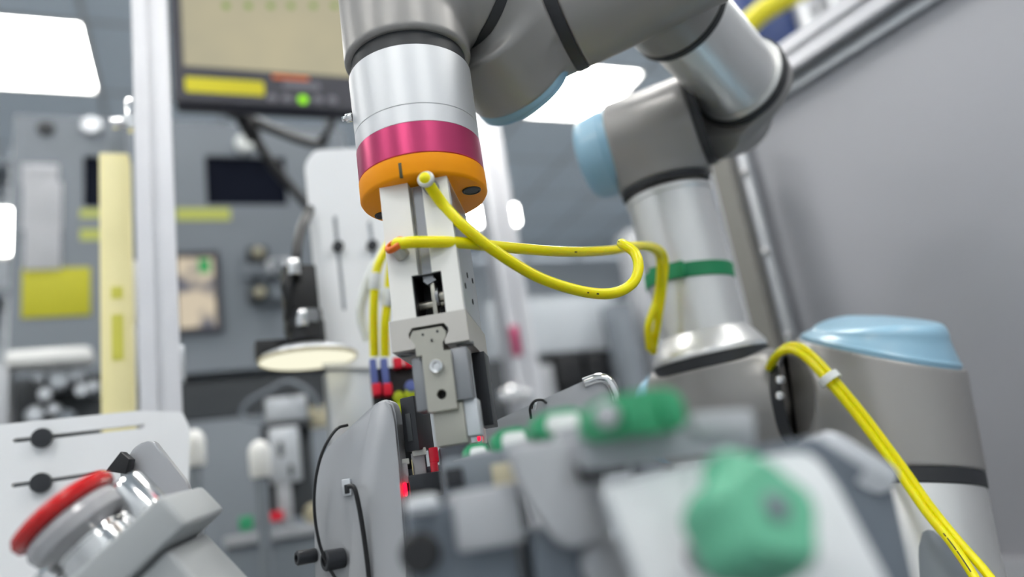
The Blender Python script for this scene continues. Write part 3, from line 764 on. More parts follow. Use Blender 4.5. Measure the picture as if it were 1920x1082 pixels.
for (p, m) in (((482, 482), 'cab_dark'), ((520, 505), 'alu_light'), ((485, 556), 'cab_dark'), ((478, 515), 'cab_grey'), ((515, 560), 'cab_grey')):
    q = onp(KM2, [p])[0]; b = NB(); box(b, KM2, (q[0], -.012, q[1]), (.045, .026, .032), .004); cn = part('connector', b, m, cab)
    b = NB(); cyl(b, KM2 @ Vector((q[0], -.025, q[1])), KM2 @ Vector((q[0], -.045, q[1] - .004)), .010, .002, 16); part('plug', b, 'tan' if m == 'cab_dark' else 'cab_grey', cn)
# sheets and sign on the cabinet front
for r0, r1, lab, t in (((40, 308), (110, 348), 'top pale paper sheet stuck to the cabinet front', 0), ((42, 342), (117, 432), 'middle pale paper sheet stuck to the cabinet front', .002), ((46, 426), (115, 507), 'bottom pale paper sheet, just above the yellow sign', .004)):
    a = krect(r0, r1); b = NB(); n = 6
    V = [[b.verts.new(KM2 @ Vector((a[0] + (a[1] - a[0]) * i / n, -.0012 - t - .004 * math.sin(i / n * 3.1) * math.sin(j / 3 * 3.1), a[2] + (a[3] - a[2]) * j / 3))) for i in range(n + 1)] for j in range(4)]
    for j in range(3):
        for i in range(n): b.faces.new((V[j][i], V[j][i + 1], V[j + 1][i + 1], V[j + 1][i]))
    bmesh.ops.solidify(b, geom=b.faces[:], thickness=.0006); tag(part('paper_sheet', b, 'paper'), lab, 'paper', 'papers on the cabinet')
a = krect((41, 503), (170, 594)); b = NB(); box(b, KM2, ((a[0] + a[1]) / 2, -.0012, (a[2] + a[3]) / 2), (a[1] - a[0], .0015, a[3] - a[2]), .0003); tag(part('yellow_sign', b, 'sign_yellow'), 'plain yellow square sign below the papers on the cabinet', 'sign')
# dark gap beam and lower base of the machine
q = kp((340, 702), (340, 790), (340, 1080))
b = NB(); box(b, KM2, ((cxl + cxr) / 2, .20, (q[0][1] + q[1][1]) / 2 - .004), (cxr - cxl, .36, q[0][1] - q[1][1] - .01), .003); part('dark_recess', b, 'cab_dark', cab)
b = NB(); box(b, KM2, ((cxl + cxr) / 2, .24, (q[1][1] - CZ) / 2), (cxr - cxl + .04, .5, q[1][1] + CZ - .01), .004); part('lower_cabinet', b, 'cab_grey', cab)

# ------------------------------------------------------------------ monitor on its stand
MM = vplane((490, 100), 1.22, 0)
a = onp(MM, [(322, 0), (326, 192), (656, 204), (345, 134), (650, 140), (345, -60)])
mx0, mx1 = a[1][0], a[1][0] + .40; mz0 = (a[1][1] + a[2][1]) / 2 + .002; mz1 = mz0 + .33
sx0 = a[3][0]; sz0 = (a[3][1] + a[4][1]) / 2 + .003
mo = thing('monitor', 'black framed monitor with a beige picture hanging above the cabinet', 'monitor', MM @ Vector(((mx0 + mx1) / 2, 0, mz0)))
b = NB(); prism(b, MM, roundpoly([(mx0, mz0), (mx1, mz0), (mx1, mz1), (mx0, mz1)], .004, 3), 0, .012, [[(sx0, sz0), (mx1 - .02, sz0), (mx1 - .02, mz1 - .02), (sx0, mz1 - .02)]]); part('bezel', b, 'bezel', mo)
b = NB(); box(b, MM, ((mx0 + mx1) / 2, .028, (mz0 + mz1) / 2), (mx1 - mx0 - .006, .036, mz1 - mz0 - .006), .006); part('back_shell', b, 'bezel', mo)
b = NB(); box(b, MM, ((sx0 + mx1 - .02) / 2, .007, (sz0 + mz1 - .02) / 2), (mx1 - .02 - sx0, .003, mz1 - .02 - sz0)); ms_ = part('screen', b, 'screen_beige', mo, 'lit screen with a beige picture')
for px in (424, 466, 508, 546, 588, 628):
    q = onp(MM, [(px, 7)])[0]; b = NB(); prism(b, MM, circ(q[0], q[1], .006, 14), .0045, .0055); part('screen_mark', b, 'mark_green', ms_)
q = onp(MM, [(347, 158), (495, 160)]); b = NB(); prism(b, MM, roundpoly([(q[0][0], q[0][1] - .013), (q[1][0], q[0][1] - .013), (q[1][0], q[0][1] + .013), (q[0][0], q[0][1] + .013)], .004, 3), -.0012, .0); part('yellow_label', b, 'yellow_bar', mo)
q = onp(MM, [(545, 146)])[0]; b = NB(); box(b, MM, (q[0], -.0006, q[1]), (.058, .0012, .007)); part('red_label', b, 'fitting_orange', mo)
q = onp(MM, [(565, 161)])[0]; b = NB(); prism(b, MM, roundpoly([(q[0] - .03, q[1] - .006), (q[0] + .03, q[1] - .006), (q[0] + .03, q[1] + .006), (q[0] - .03, q[1] + .006)], .005, 4), -.0012, 0); part('badge', b, 'button_grey', mo)
for px in (510, 538, 568, 596, 623):
    q = onp(MM, [(px, 187 + (px - 568) * .03)])[0]; b = NB(); lathe(b, MM @ Matrix.Translation((q[0], 0, q[1])) @ Matrix.Rotation(R_(90), 4, 'X'), [(0, 0), (.0075, 0), (.0075, .0015), (.006, .0025), (0, .0025)], 18); part('button', b, 'led_green' if px == 568 else 'button_grey', mo, 'lit green button' if px == 568 else None)
ma = thing('wall_bracket', 'black jointed support bracket reaching down behind the monitor', 'bracket', P(470, 225, 1.3))
for pts, r in (([(448, 205, 1.29), (462, 232, 1.29), (478, 262, 1.30)], .018), ([(470, 245, 1.30), (505, 300, 1.32), (545, 350, 1.34), (590, 400, 1.38)], .011), ([(478, 228, 1.30), (530, 250, 1.31), (590, 270, 1.33), (612, 262, 1.34)], .011), ([(600, 268, 1.34), (618, 240, 1.33), (632, 205, 1.30)], .009)):
    b = NB(); tube(b, [P(*p) for p in pts], r, 12, 6, .7); part('arm_link', b, 'black', ma)
b = NB(); cyl(b, P(452, 204, 1.30), P(452, 222, 1.30), .024, .004, 24); part('pivot', b, 'black', ma)

# ------------------------------------------------------------------ slotted white plate, inspection camera and ring light in the middle distance
SM2 = vplane((640, 450), .80, 0)
pl = onp(SM2, [(572, 305), (590, 281), (700, 276), (740, 290), (760, 690), (606, 690)])
s1 = onp(SM2, [(628, 408), (646, 578)]); s2 = onp(SM2, [(693, 418), (712, 560)])
sp = thing('upright_slotted_plate', 'tall white upright plate with two long slots behind the gripper', 'bracket', SM2 @ Vector((.02, 0, TZ - SM2.translation.z)))
b = NB(); prism(b, SM2, roundpoly(pl, .006, 3), 0, .006, [slot(s1[0], s1[1], .0022), slot(s2[0], s2[1], .0022)]); part('plate', b, 'bracket_white', sp)
for p in ((633, 464), (697, 462)): 
    kb = knob(SM2, p, .0058, .008, 'black_metal', sp, 'clamp_screw')
q = onp(SM2, [(660, 690)])[0]; b = NB(); box(b, SM2, (q[0], .02, (q[1] + TZ - SM2.translation.z) / 2), (.05, .03, q[1] - TZ + SM2.translation.z), .002); part('foot', b, 'alu_light', sp)

D = .73
ic = thing('inspection_camera', 'black upright inspection camera above the glowing ring light', 'camera', P(574, 640, D))
def vbar(p, z0, z1, r, prof=None, seg=28):
    """upright turned piece between two picture heights, standing on a true vertical"""
    return None
up = Z3
def lat_up(parent, nm, ref, d, prof, m, seg=32, lab=None):
    b = NB(); lathe(b, Matrix.Translation(P(*ref, d)), prof, seg); return part(nm, b, m, parent, lab)
lat_up(ic, 'lens', (576, 640), D, [(0, 0), (.018, 0), (.018, .018), (.0165, .02), (.0165, .03), (0, .03)], 'black')
lat_up(ic, 'lens_ring', (574, 608), D, [(0, -.001), (.0145, -.001), (.0145, .012), (0, .012)], 'steel_dark')
b = NB(); Mq = vplane((566, 556), D, 0); box(b, Mq, (0, .015, .0), (.032, .034, .066), .003); part('camera_body', b, 'black', ic)
for p, r in (((551, 502), .006), ((566, 598), .006)):
    b = NB(); q = P(*p, D - .012); lathe(b, frame(q, Z3), cylp(r, -.008, .008, .001), 20); part('plug', b, 'chrome', ic)
b = NB(); tube(b, [P(556, 520, D), P(556, 480, D), P(562, 440, D + .02), P(575, 405, D + .05), P(590, 380, D + .1)], .005, 10, 8); part('cable', b, 'black', ic)
for k in range(4):
    b = NB(); tube(b, [P(536 + k * 4, 600 - k * 8, D - .01), P(540 - k * 3, 560 - k * 6, D - .02), P(548 - k * 2, 505, D - .01), P(556, 470, D)], .0022, 8, 6); part('cable', b, 'black', ic)
b = NB(); Mq = vplane((530, 650), D, 0); box(b, Mq, (-.0, .012, .0), (.05, .02, .018), .002); part('mount', b, 'black', ic)
rl = thing('ring_light', 'round glowing disc light under the inspection camera', 'lamp', P(578, 664, D))
rc = P(578, 676, D); RM = frame(rc, (Z3 + RT * .02).normalized())
b = NB(); lathe(b, RM, [(0, .0), (.045, 0), (.046, .001), (.046, .002), (0, .002)], 64); part('diffuser', b, 'disc_lit', rl)
b = NB(); lathe(b, RM, ringp(.0462, .0472, -.0003, .0035), 64); part('rim', b, 'tan', rl)
b = NB(); lathe(b, RM, [(0, .0025), (.0455, .0025), (.0445, .006), (.03, .012), (0, .014)], 64); part('housing', b, 'alu_light', rl)

q = onp(SM2, [(640, 650)])[0]
b = NB(); tube(b, [rc + Z3 * .012, rc + Z3 * .012 + RT * .02, SM2 @ Vector((q[0], -.001, rc.z + .014 - SM2.translation.z))], .005, 10, 6); part('holder_arm', b, 'plate_grey', rl)
# hoses and plug block left of the gripper
hb = thing('valve_block', 'small black valve block with blue, red and yellow-green plugs left of the jaws', 'valve block', P(738, 760, .60))
VM = vplane((738, 735), .62, 10)
def vrect(p0, p1): 
    a = onp(VM, [p0, p1]); return (a[0][0], a[1][0], a[1][1], a[0][1])
def vbox(nm, p0, p1, m, y0_, y1_, parent, bev=.0012):
    r = vrect(p0, p1); b = NB(); box(b, VM, ((r[0] + r[1]) / 2, (y0_ + y1_) / 2, (r[2] + r[3]) / 2), (r[1] - r[0], y1_ - y0_, r[3] - r[2]), bev); return part(nm, b, m, parent)
vbox('body', (694, 690), (800, 830), 'black', .006, .030, hb)
q = onp(VM, [(747, 830)])[0]; b = NB(); box(b, VM, (q[0], .018, (q[1] + TZ - VM.translation.z) / 2 + .002), (.020, .020, q[1] - TZ + VM.translation.z + .002), .001); part('stand', b, 'plate_grey', hb)
vbox('plug', (692, 676), (710, 722), 'plug_blue', -.006, .006, hb); vbox('plug', (712, 675), (731, 722), 'plug_blue', -.006, .006, hb)
vbox('plug', (736, 672), (756, 690), 'plug_red', -.004, .006, hb); vbox('plug', (757, 671), (777, 688), 'plug_red', -.004, .006, hb)
vbox('plug', (697, 722), (716, 742), 'plug_red', -.008, .006, hb); vbox('plug', (717, 722), (736, 742), 'plug_red', -.008, .006, hb)
for c_ in ((747, 745), (768, 740), (749, 766)):
    q = onp(VM, [c_])[0]; b = NB(); lathe(b, VM @ Matrix.Translation((q[0], 0, q[1])) @ Matrix.Rotation(R_(90), 4, 'X'), cylp(.0046, -.006, .006, .001), 18); part('push_button', b, 'plug_yg', hb)
q = onp(VM, [(770, 726)])[0]; b = NB(); lathe(b, VM @ Matrix.Translation((q[0], 0, q[1])) @ Matrix.Rotation(R_(90), 4, 'X'), cylp(.005, -.006, .007, .001), 18); part('push_button', b, 'plug_blue', hb)
for i, (pts, lab) in enumerate(((((742, 440, .66), (722, 470, .64), (706, 510, .63), (701, 580, .625), (702, 668, .625)), 'blurred yellow air hose at left of the pair behind the gripper'), (((750, 450, .66), (733, 500, .64), (728, 560, .63), (722, 610, .625), (722, 668, .625)), 'blurred yellow air hose at right of the pair behind the gripper'))):
    b = NB(); tube(b, [P(*p) for p in pts], .0038, 12, 8); h_ = tag(part('air_hose', b, 'hose'), lab, 'air hose', 'yellow air hoses')
    for a_, c_ in (((pts[2][0] - 2, 512), (pts[2][0] - 4, 545)),) if i == 0 else (((729, 540), (727, 575)),):
        b = NB(); cyl(b, P(*a_, .63), P(*c_, .628), .0052, .001, 16); part('sleeve', b, 'label_white', h_, 'white sleeve')
b = NB(); tube(b, [P(722, 468, .665), P(700, 505, .66), P(684, 545, .66), P(676, 590, .66), P(690, 640, .66)], .0045, 12, 8); tag(part('white_hose', b, 'label_white'), 'blurred white hose curving beside the yellow pair', 'hose')

# ------------------------------------------------------------------ far things at left edge
fb = thing('cylinder_station', 'dark machine station with bright fittings at far lower left', 'machine', P(90, 780, 1.15))
FM = vplane((90, 720), 1.2, 0)
def fbox(nm, p0, p1, m, y0_, y1_, parent, M=None, bev=.003, floor=None):
    M = M or FM; a = onp(M, [p0, p1, (p0[0], p1[1]), (p1[0], p0[1])])
    xs0 = (a[0][0] + a[2][0]) / 2; xs1 = (a[1][0] + a[3][0]) / 2; z0 = (a[1][1] + a[2][1]) / 2; z1 = (a[0][1] + a[3][1]) / 2
    if floor is not None: z0 = floor - M.translation.z
    b = NB(); box(b, M, ((xs0 + xs1) / 2, (y0_ + y1_) / 2, (z0 + z1) / 2), (abs(xs1 - xs0), y1_ - y0_, abs(z1 - z0)), bev); return part(nm, b, m, parent)
fbox('back_plate', (10, 690), (190, 860), 'cab_dark', .06, .10, fb)
fbox('cross_bar', (12, 658), (176, 689), 'white_plastic', -.03, .03, fb, bev=.012)
fbox('column', (-30, 690), (20, 870), 'plate_grey', -.02, .03, fb)
random.seed(3)
for (x, y, r, m) in ((70, 702, .011, 'alu_light'), (108, 708, .018, 'alu_light'), (82, 735, .013, 'chrome'), (150, 728, .013, 'chrome'), (140, 700, .012, 'alu_light'), (172, 722, .011, 'alu_light'), (62, 775, .016, 'alu_light'), (98, 765, .011, 'alu_light'), (120, 780, .014, 'cab_grey')):
    q = onp(FM, [(x, y)])[0]; b = NB(); lathe(b, FM @ Matrix.Translation((q[0], .06, q[1])) @ Matrix.Rotation(R_(90), 4, 'X'), [(0, -.004), (r * .8, -.004), (r * .8, .02), (r, .021), (r, .042), (r * .7, .05), (0, .05)], 20); part('fitting', b, m, fb)
fbox('foot', (10, 860), (190, 1400), 'cab_dark', -.02, .10, fb, floor=TZ)
# far wall lamp and pale boards seen past the cabinet's left edge
wl_ = thing('wall_lamp', 'small bright lamp panel glowing at the left edge of the picture', 'lamp', P(8, 432, 2.4))
WM = vplane((8, 432), 2.4, 0)
fbox('lamp_case', (-70, 388), (30, 480), 'white_plastic', .004, .05, wl_, WM, .01); fbox('diffuser', (-66, 393), (26, 475), 'lamp', -.002, .004, wl_, WM, .002)
wb = thing('storage_rack', 'pale grey blue rack standing at the left edge behind the cabinet', 'rack', P(-40, 700, 2.6))
WM2 = vplane((0, 500), 2.6, 0)
fbox('back_board', (-160, 300), (40, 1000), 'wall_m', .06, .10, wb, WM2); fbox('shelf', (-160, 318), (40, 330), 'cab_grey', -.1, .1, wb, WM2); fbox('shelf', (-160, 560), (40, 575), 'cab_grey', -.1, .1, wb, WM2); fbox('upright', (24, 300), (40, 1000), 'alu_light', -.1, .1, wb, WM2)

# ------------------------------------------------------------------ background right of the gripper
gp_ = thing('background_post', 'pale upright post blurred behind the gripper at right', 'post', P(945, 800, 1.6))
GM = vplane((935, 500), 1.78, 0)
a = onp(GM, [(902, 400), (950, 400)]); xc = (a[0][0] + a[1][0]) / 2; ww = a[1][0] - a[0][0]
b = NB(); profile(b, GM @ Matrix.Translation((xc + .02, ww / 2, -GM.translation.z)), ZC - .02, ww * .95); part('profile', b, 'profile', gp_)
q = onp(GM, [(968, 640)])[0]; b = NB(); box(b, GM, (q[0] - .004, -.004, q[1]), (.018, .02, .07), .004); part('red_tag', b, 'magenta', gp_, 'dark red tag')
for (x, y, r) in ((962, 738, .020), (985, 742, .014), (940, 745, .014)):
    q = onp(GM, [(x, y)])[0]; b = NB(); lathe(b, GM @ Matrix.Translation((q[0], -.001, q[1])) @ Matrix.Rotation(R_(90), 4, 'X'), [(0, 0), (r, 0), (r, .02), (r * .7, .026), (0, .026)], 20); part('fitting', b, 'chrome', gp_)
bw = thing('work_cell', 'pale blue grey work cell with dark monitors far behind the gripper', 'machine', P(1060, 800, 2.4))
HM = vplane((1050, 620), 2.4, 0)
fbox('upper_panel', (930, 556), (1160, 660), 'wall_m', 0, .06, bw, HM); fbox('lower_panel', (905, 662), (1165, 900), 'cab_dark', .02, .06, bw, HM)
fbox('dark_screen', (1036, 664), (1085, 728), 'black', -.03, .01, bw, HM); fbox('dark_screen', (1092, 660), (1150, 716), 'black', -.03, .01, bw, HM); fbox('lower_box', (985, 690), (1030, 790), 'plate_grey', -.05, .015, bw, HM)
fbox('side_post', (1148, 580), (1185, 900), 'cab_grey', -.10, -.02, bw, HM); fbox('side_post', (1192, 450), (1222, 900), 'plate_grey', -.10, -.02, bw, HM)
fbox('base', (905, 900), (1165, 1500), 'cab_dark', .0, .3, bw, HM)
for (x, y, w_, d_, lab) in ((956, 402, .05, 2.2, 'small bright lamp glowing right of the pale background post'), (893, 404, .055, 2.2, 'small bright lamp glowing beside the gripper body at right')):
    WMx = vplane((x, y), d_, 0); t = thing('work_lamp', lab, 'lamp', P(x, y, d_), 'work lamps behind the gripper')
    b = NB(); box(b, WMx, (0, .02, 0), (w_ * 1.15, .03, w_ * 1.3), .008); part('lamp_case', b, 'white_plastic', t)
    b = NB(); box(b, WMx, (0, .001, 0), (w_, .004, w_ * 1.15), .002); part('diffuser', b, 'lamp', t)
    b = NB(); tube(b, [WMx @ Vector((0, .035, .03)), WMx @ Vector((0, .04, .5)), WMx @ Vector((0, .04, ZC - WMx.translation.z - .01))], .008, 10, 4); part('hanger', b, 'profile', t)
# blue bin and yellow duct beyond the enclosure, upper right
UM = vplane((1460, 60), 1.7, 20)
t = thing('blue_cabinet', 'dark blue cabinet seen past the arm at upper right', 'cabinet', P(1470, 60, 1.8))
fbox('side', (1400, -60), (1500, 100), 'blue', .02, .3, t, UM, .01)
fbox('corner_post', (1500, -60), (1524, 130), 'plate_grey', .0, .05, t, UM, floor=.001); fbox('corner_post', (1560, -60), (1584, 100), 'plate_grey', .0, .05, t, UM, floor=.001); fbox('grey_panel', (1500, -60), (1640, 180), 'plate_grey', .08, .1, t, UM)
b = NB(); tube(b, [P(1385, 62, 1.55), P(1430, 22, 1.56), P(1490, -12, 1.58), P(1560, -50, 1.6)], .022, 18, 8); tag(part('yellow_duct', b, 'yellow_bar'), 'thick yellow duct in front of the blue cabinet at upper right', 'duct')

# small station behind the fixture plate
SD = 1.22
st2 = thing('press_station', 'blurred press station with grey cylinder and looped hoses below the ring light', 'machine', P(540, 960, SD))
NM = vplane((540, 850), SD, 0)
fbox('cylinder_head', (498, 745), (575, 790), 'alu_light', -.01, .03, st2, NM); fbox('flange', (490, 790), (600, 802), 'cab_dark', -.01, .03, st2, NM)
fbox('guide_block', (505, 802), (562, 905), 'alu_light', -.012, .012, st2, NM); fbox('backing', (495, 802), (592, 970), 'cab_dark', .014, .03, st2, NM)
fbox('slot_cover', (520, 830), (530, 858), 'cab_dark', -.014, -.010, st2, NM); fbox('slot_cover', (540, 872), (549, 895), 'cab_dark', -.014, -.010, st2, NM)
fbox('stem', (520, 905), (548, 985), 'plate_grey', -.008, .010, st2, NM); fbox('tan_block', (484, 930), (498, 995), 'tan', -.01, .01, st2, NM)
fbox('green_block', (448, 968), (475, 995), 'green_knob', -.01, .01, st2, NM); fbox('red_block', (500, 960), (530, 978), 'plug_red', -.02, -.01, st2, NM)
fbox('bed', (420, 990), (640, 1010), 'plate_grey', -.03, .06, st2, NM); fbox('pedestal', (430, 1010), (640, 1360), 'cab_grey', -.02, .05, st2, NM, floor=TZ)
b = NB(); q = P(590, 960, SD); lathe(b, frame(q - FW * .005, -FW), [(0, 0), (.016, 0), (.016, .006), (.012, .012), (0, .012)], 24); part('dial', b, 'tan', st2)
b = NB(); tube(b, [P(492, 790, SD), P(455, 780, SD), P(465, 755, SD), P(500, 735, SD), P(540, 716, SD), P(580, 735, SD), P(600, 770, SD)], .004, 10, 8); part('hose', b, 'cab_grey', st2)
fbox('clamp_arm', (580, 762), (622, 800), 'tan', -.01, .02, st2, NM); fbox('side_column', (630, 705), (668, 985), 'plate_grey', .02, .04, st2, NM)
for x, y, rr_, lab in ((487, 858, .014, 'shiny white domed sensor head on a rod left of the blurred press station'), (364, 838, .014, 'shiny white domed sensor head on a rod beside the white post')):
    q = P(x, y, .98); t = thing('sensor_post', lab, 'sensor', Vector((q.x, q.y, TZ)), 'domed sensor posts in the background')
    b = NB(); lathe(b, Matrix.Translation(q), [(0, -.026), (rr_ * .8, -.026), (rr_, -.022), (rr_, .006)] + [(rr_ * math.cos(a_), .006 + rr_ * 1.2 * math.sin(a_)) for a_ in np.linspace(.2, 1.5, 7)] + [(0, .006 + rr_ * 1.2)], 24); part('dome', b, 'white_plastic', t)
    b = NB(); cyl(b, Vector((q.x, q.y, TZ)), q - Z3 * .024, .008, .0, 16); part('rod', b, 'cab_grey', t)

# ------------------------------------------------------------------ fixture plate with cables and bolts
FA = 30
XM = vplane((660, 900), .43, FA)
pl = onp(XM, [(592, 1160), (588, 925), (592, 884), (612, 842), (702, 758), (722, 748), (735, 752), (742, 775), (750, 860), (756, 940), (772, 1160)])
fp = thing('fixture_plate', 'grey steel fixture plate with rounded top standing left of the jaws', 'fixture plate', XM @ Vector((0, 0, TZ - XM.translation.z)))
b = NB(); pp = roundpoly(pl, [0, .004, .004, .002, .003, .003, .003, .003, .002, .002, 0], 3); prism(b, XM, pp, 0, .012, (), .001); part('plate', b, 'plate_grey', fp)
pl2 = onp(XM, [(650, 1160), (672, 900), (700, 765), (718, 752), (734, 756), (742, 790), (750, 870), (770, 1160)])
b = NB(); prism(b, XM, roundpoly(pl2, .003, 3), -.003, .0, (), .0008); part('raised_cheek', b, 'plate_grey', fp)
q = onp(XM, [(680, 1160)])[0]; b = NB(); box(b, XM, (q[0], .012, (q[1] + TZ - XM.translation.z) / 2), (.05, .03, abs(q[1] - TZ + XM.translation.z)), .002); part('foot', b, 'plate_grey', fp)
for p, r in (((643, 1046), .0056), ((591, 1041), .0040)):
    q = onp(XM, [p])[0]; c = XM @ Vector((q[0], 0, q[1])); ax = (-XM.col[1].to_3d() * .75 - XM.col[0].to_3d() * .75).normalized()
    b = NB(); lathe(b, frame(c - XM.col[0].to_3d() * (.002), ax), [(0, -.002), (r, -.002), (r, .0085), (r - .0006, .0092), (r * .55, .0092), (r * .5, .005), (0, .005)], 28); part('cap_screw', b, 'black_metal', fp)
q = onp(XM, [(652, 914)])[0]; b = NB(); box(b, XM, (q[0], -.001, q[1]), (.0052, .003, .0095), .0006); sk = part('cable_socket', b, 'alu_light', fp)
b = NB(); box(b, XM, (q[0] + .0006, -.003, q[1] - .001), (.0026, .002, .005), .0004); part('socket_hole', b, 'black', sk)
def cable(nm, pts, r, m, lab, grp='black cables on the fixture plate'):
    b = NB(); tube(b, [P(*p) for p in pts], r, 10, 10); return tag(part(nm, b, m, None, None, 0), lab, 'cable', grp)
cable('black_cable', [(652, 797, .432), (632, 804, .428), (612, 832, .424), (598, 868, .422), (590, 915, .42), (590, 965, .418), (598, 1015, .416), (612, 1055, .414), (632, 1090, .412), (660, 1140, .41)], .0009, 'black', 'thin black cable bowing around the left edge of the fixture plate')
cable('black_cable', [(653, 912, .420), (664, 915, .418), (672, 945, .416), (680, 990, .414), (687, 1040, .412), (692, 1085, .41), (697, 1140, .41)], .0014, 'black', 'black cable dropping from the small socket on the fixture plate')

# black sensor beside the jaw
QM = vplane((773, 798), .440, 45)
sn = thing('fork_sensor', 'small black sensor block left of the polished finger', 'sensor', QM @ Vector((0, 0, -.03)))
a = onp(QM, [(757, 755), (770, 850)])
b = NB(); box(b, QM, (0, .006, .001), (.0095, .018, .0315), .0008); part('housing', b, 'black_metal', sn)
b = NB(); box(b, QM, (-.0003, -.0032, -.001), (.0034, .0006, .016), .0002); part('raised_label', b, 'cab_dark', sn)
b = NB(); box(b, QM, (-.009, .014, -.012), (.008, .014, .030), .0006); part('mount', b, 'black', sn)
# clear holders and the parts held
tr = thing('part_holder', 'row of clear plastic part holders with red lit ends below the jaws', 'part holder', P(790, 930, .43))
HMx = vplane((790, 880), .432, 14)
def hbox(nm, p0, p1, m, y0_, y1_, parent, bev=.0006, M=None):
    M = M or HMx; a = onp(M, [p0, p1]); b = NB(); box(b, M, ((a[0][0] + a[1][0]) / 2, (y0_ + y1_) / 2, (a[0][1] + a[1][1]) / 2), (abs(a[1][0] - a[0][0]), y1_ - y0_, abs(a[1][1] - a[0][1])), bev); return part(nm, b, m, parent)
hbox('clear_block', (748, 868), (768, 905), 'shroud', 0, .012, tr); hbox('clear_block', (770, 850), (802, 902), 'shroud', .002, .014, tr); hbox('wedge', (771, 862), (777, 902), 'lc_yellow', .0, .002, tr, .0002)
hbox('clear_lip', (772, 842), (800, 852), 'clear', .0, .012, tr); hbox('clear_lip', (746, 862), (768, 870), 'clear', .0, .012, tr)
hbox('red_end', (803, 840), (824, 866), 'red_glow', -.001, .010, tr, .0008); hbox('red_end', (806, 868), (824, 896), 'red_glow', -.004, .006, tr, .0008)
hbox('red_end', (756, 906), (765, 930), 'red_led', -.006, .002, tr, .0012); hbox('red_end', (893, 803), (902, 826), 'red_led', .0, .004, tr, .0008); hbox('clear_block', (902, 795), (915, 830), 'clear', .002, .012, tr)
hbox('base_bar', (765, 893), (832, 928), 'black_metal', -.006, .010, tr, .001)
hbox('bed_block', (824, 838), (905, 880), 'slate', .004, .03, tr, .001)
q = onp(HMx, [(840, 880), (800, 928)]); zt_ = q[0][1]
b = NB(); box(b, HMx, (q[0][0] - .001, .018, (zt_ + .004 + TZ - HMx.translation.z) / 2), (.060, .016, zt_ + .004 - TZ + HMx.translation.z), .001); part('pedestal', b, 'slate', tr)
# polished sloping guide behind the green parts
GA = 40
G2 = vplane((1040, 760), .50, 24)
pl = onp(G2, [(905, 806), (935, 786), (1095, 714), (1122, 706), (1142, 712), (1156, 735), (1165, 800), (1100, 840), (930, 860)])
sg = thing('sloped_guide', 'dark grey sloping guide plate with polished rounded end behind green parts', 'guide', P(1040, 830, .5))
b = NB(); prism(b, G2, roundpoly(pl, [.001, .002, .004, .006, .006, .004, 0, 0, 0], 4), 0, .008, (), .0008); part('plate', b, 'plate_grey', sg)
rp_ = onp(G2, [(1094, 716), (1122, 707), (1140, 713), (1152, 735), (1155, 752)])
b = NB(); tube(b, [G2 @ Vector((x, -.0005, z - .001)) for x, z in rp_], .0035, 12, 8); part('rounded_end', b, 'chrome', sg, 'bright rounded end')
b = NB(); tube(b, [P(996, 785, .488), P(994, 765, .486), P(1003, 752, .486), P(1016, 750, .49), P(1024, 755, .50)], .0009, 8, 8); tag(part('black_cable', b, 'black'), 'short black wire loop on top of the sloped guide', 'cable', 'black cables on the fixture plate')
q = P(1001, 768, .487); b = NB(); cyl(b, q, q + UP * .005 + RT * .001, .0018, .0004, 12); tag(part('small_pin', b, 'chrome'), 'tiny bright pin under the black wire loop', 'pin')

# ------------------------------------------------------------------ green parts in a row and the blurred fixture in front
rowd = [((893, 851), .365, .0053, .0123), ((958, 825), .315, .0053, .0155), ((1048, 794), .265, .0052, .0187), ((1190, 776), .218, .0066, .0303)]
for i, (c, d, r, L) in enumerate(rowd):
    labs = ['smallest green plastic clamp with pale face, farthest in the row', 'second green plastic clamp from the far end of the row', 'third green plastic clamp, just left of the large green one', 'large green plastic clamp at the near end of the row']
    t = thing('green_clamp', labs[i], 'clamp', P(c[0], c[1] + 20, d), 'green clamps in a row')
    Mx = vplane(c, d, 14 if i < 3 else 20)
    b = NB(); pl = roundpoly([(-L / 2, -r * .8), (L / 2, -r * .95), (L / 2, r * .7), (L * .28, r), (-L * .25, r * .95), (-L / 2, r * .5)], r * .45, 4)
    prism(b, Mx, pl, 0, .016, (), .0018); part('clamp_body', b, 'green_knob', t)
    if i < 3:
        b = NB(); prism(b, Mx, roundpoly([(-L * .28, -r * .5), (L * .40, -r * .6), (L * .40, r * .55), (-L * .22, r * .6)], .002, 3), -.0015, .001, (), .0004); part('pale_face', b, 'label_white', t, 'pale face')
        b = NB(); q = Mx @ Vector((-L * .1, -.001, -r * 1.15)); lathe(b, frame(q, -Mx.col[1].to_3d()), cylp(.0022, -.001, .003, .0005), 16); part('screw', b, 'chrome', t)
    else:
        b = NB(); lathe(b, Mx @ Matrix.Translation((-L * .28, 0, r * .1)) @ Matrix.Rotation(R_(90), 4, 'X'), cylp(r * .55, -.002, .003, .001), 24); part('pale_face', b, 'plate_grey', t, 'pale grey disc')
        for k in (-1, 1):
            b = NB(); box(b, Mx, (L * .12 * (1 + k * 1.6), -.001, 0), (L * .12, .006, r * 1.5), .002); part('grip_rib', b, 'green_knob', t)

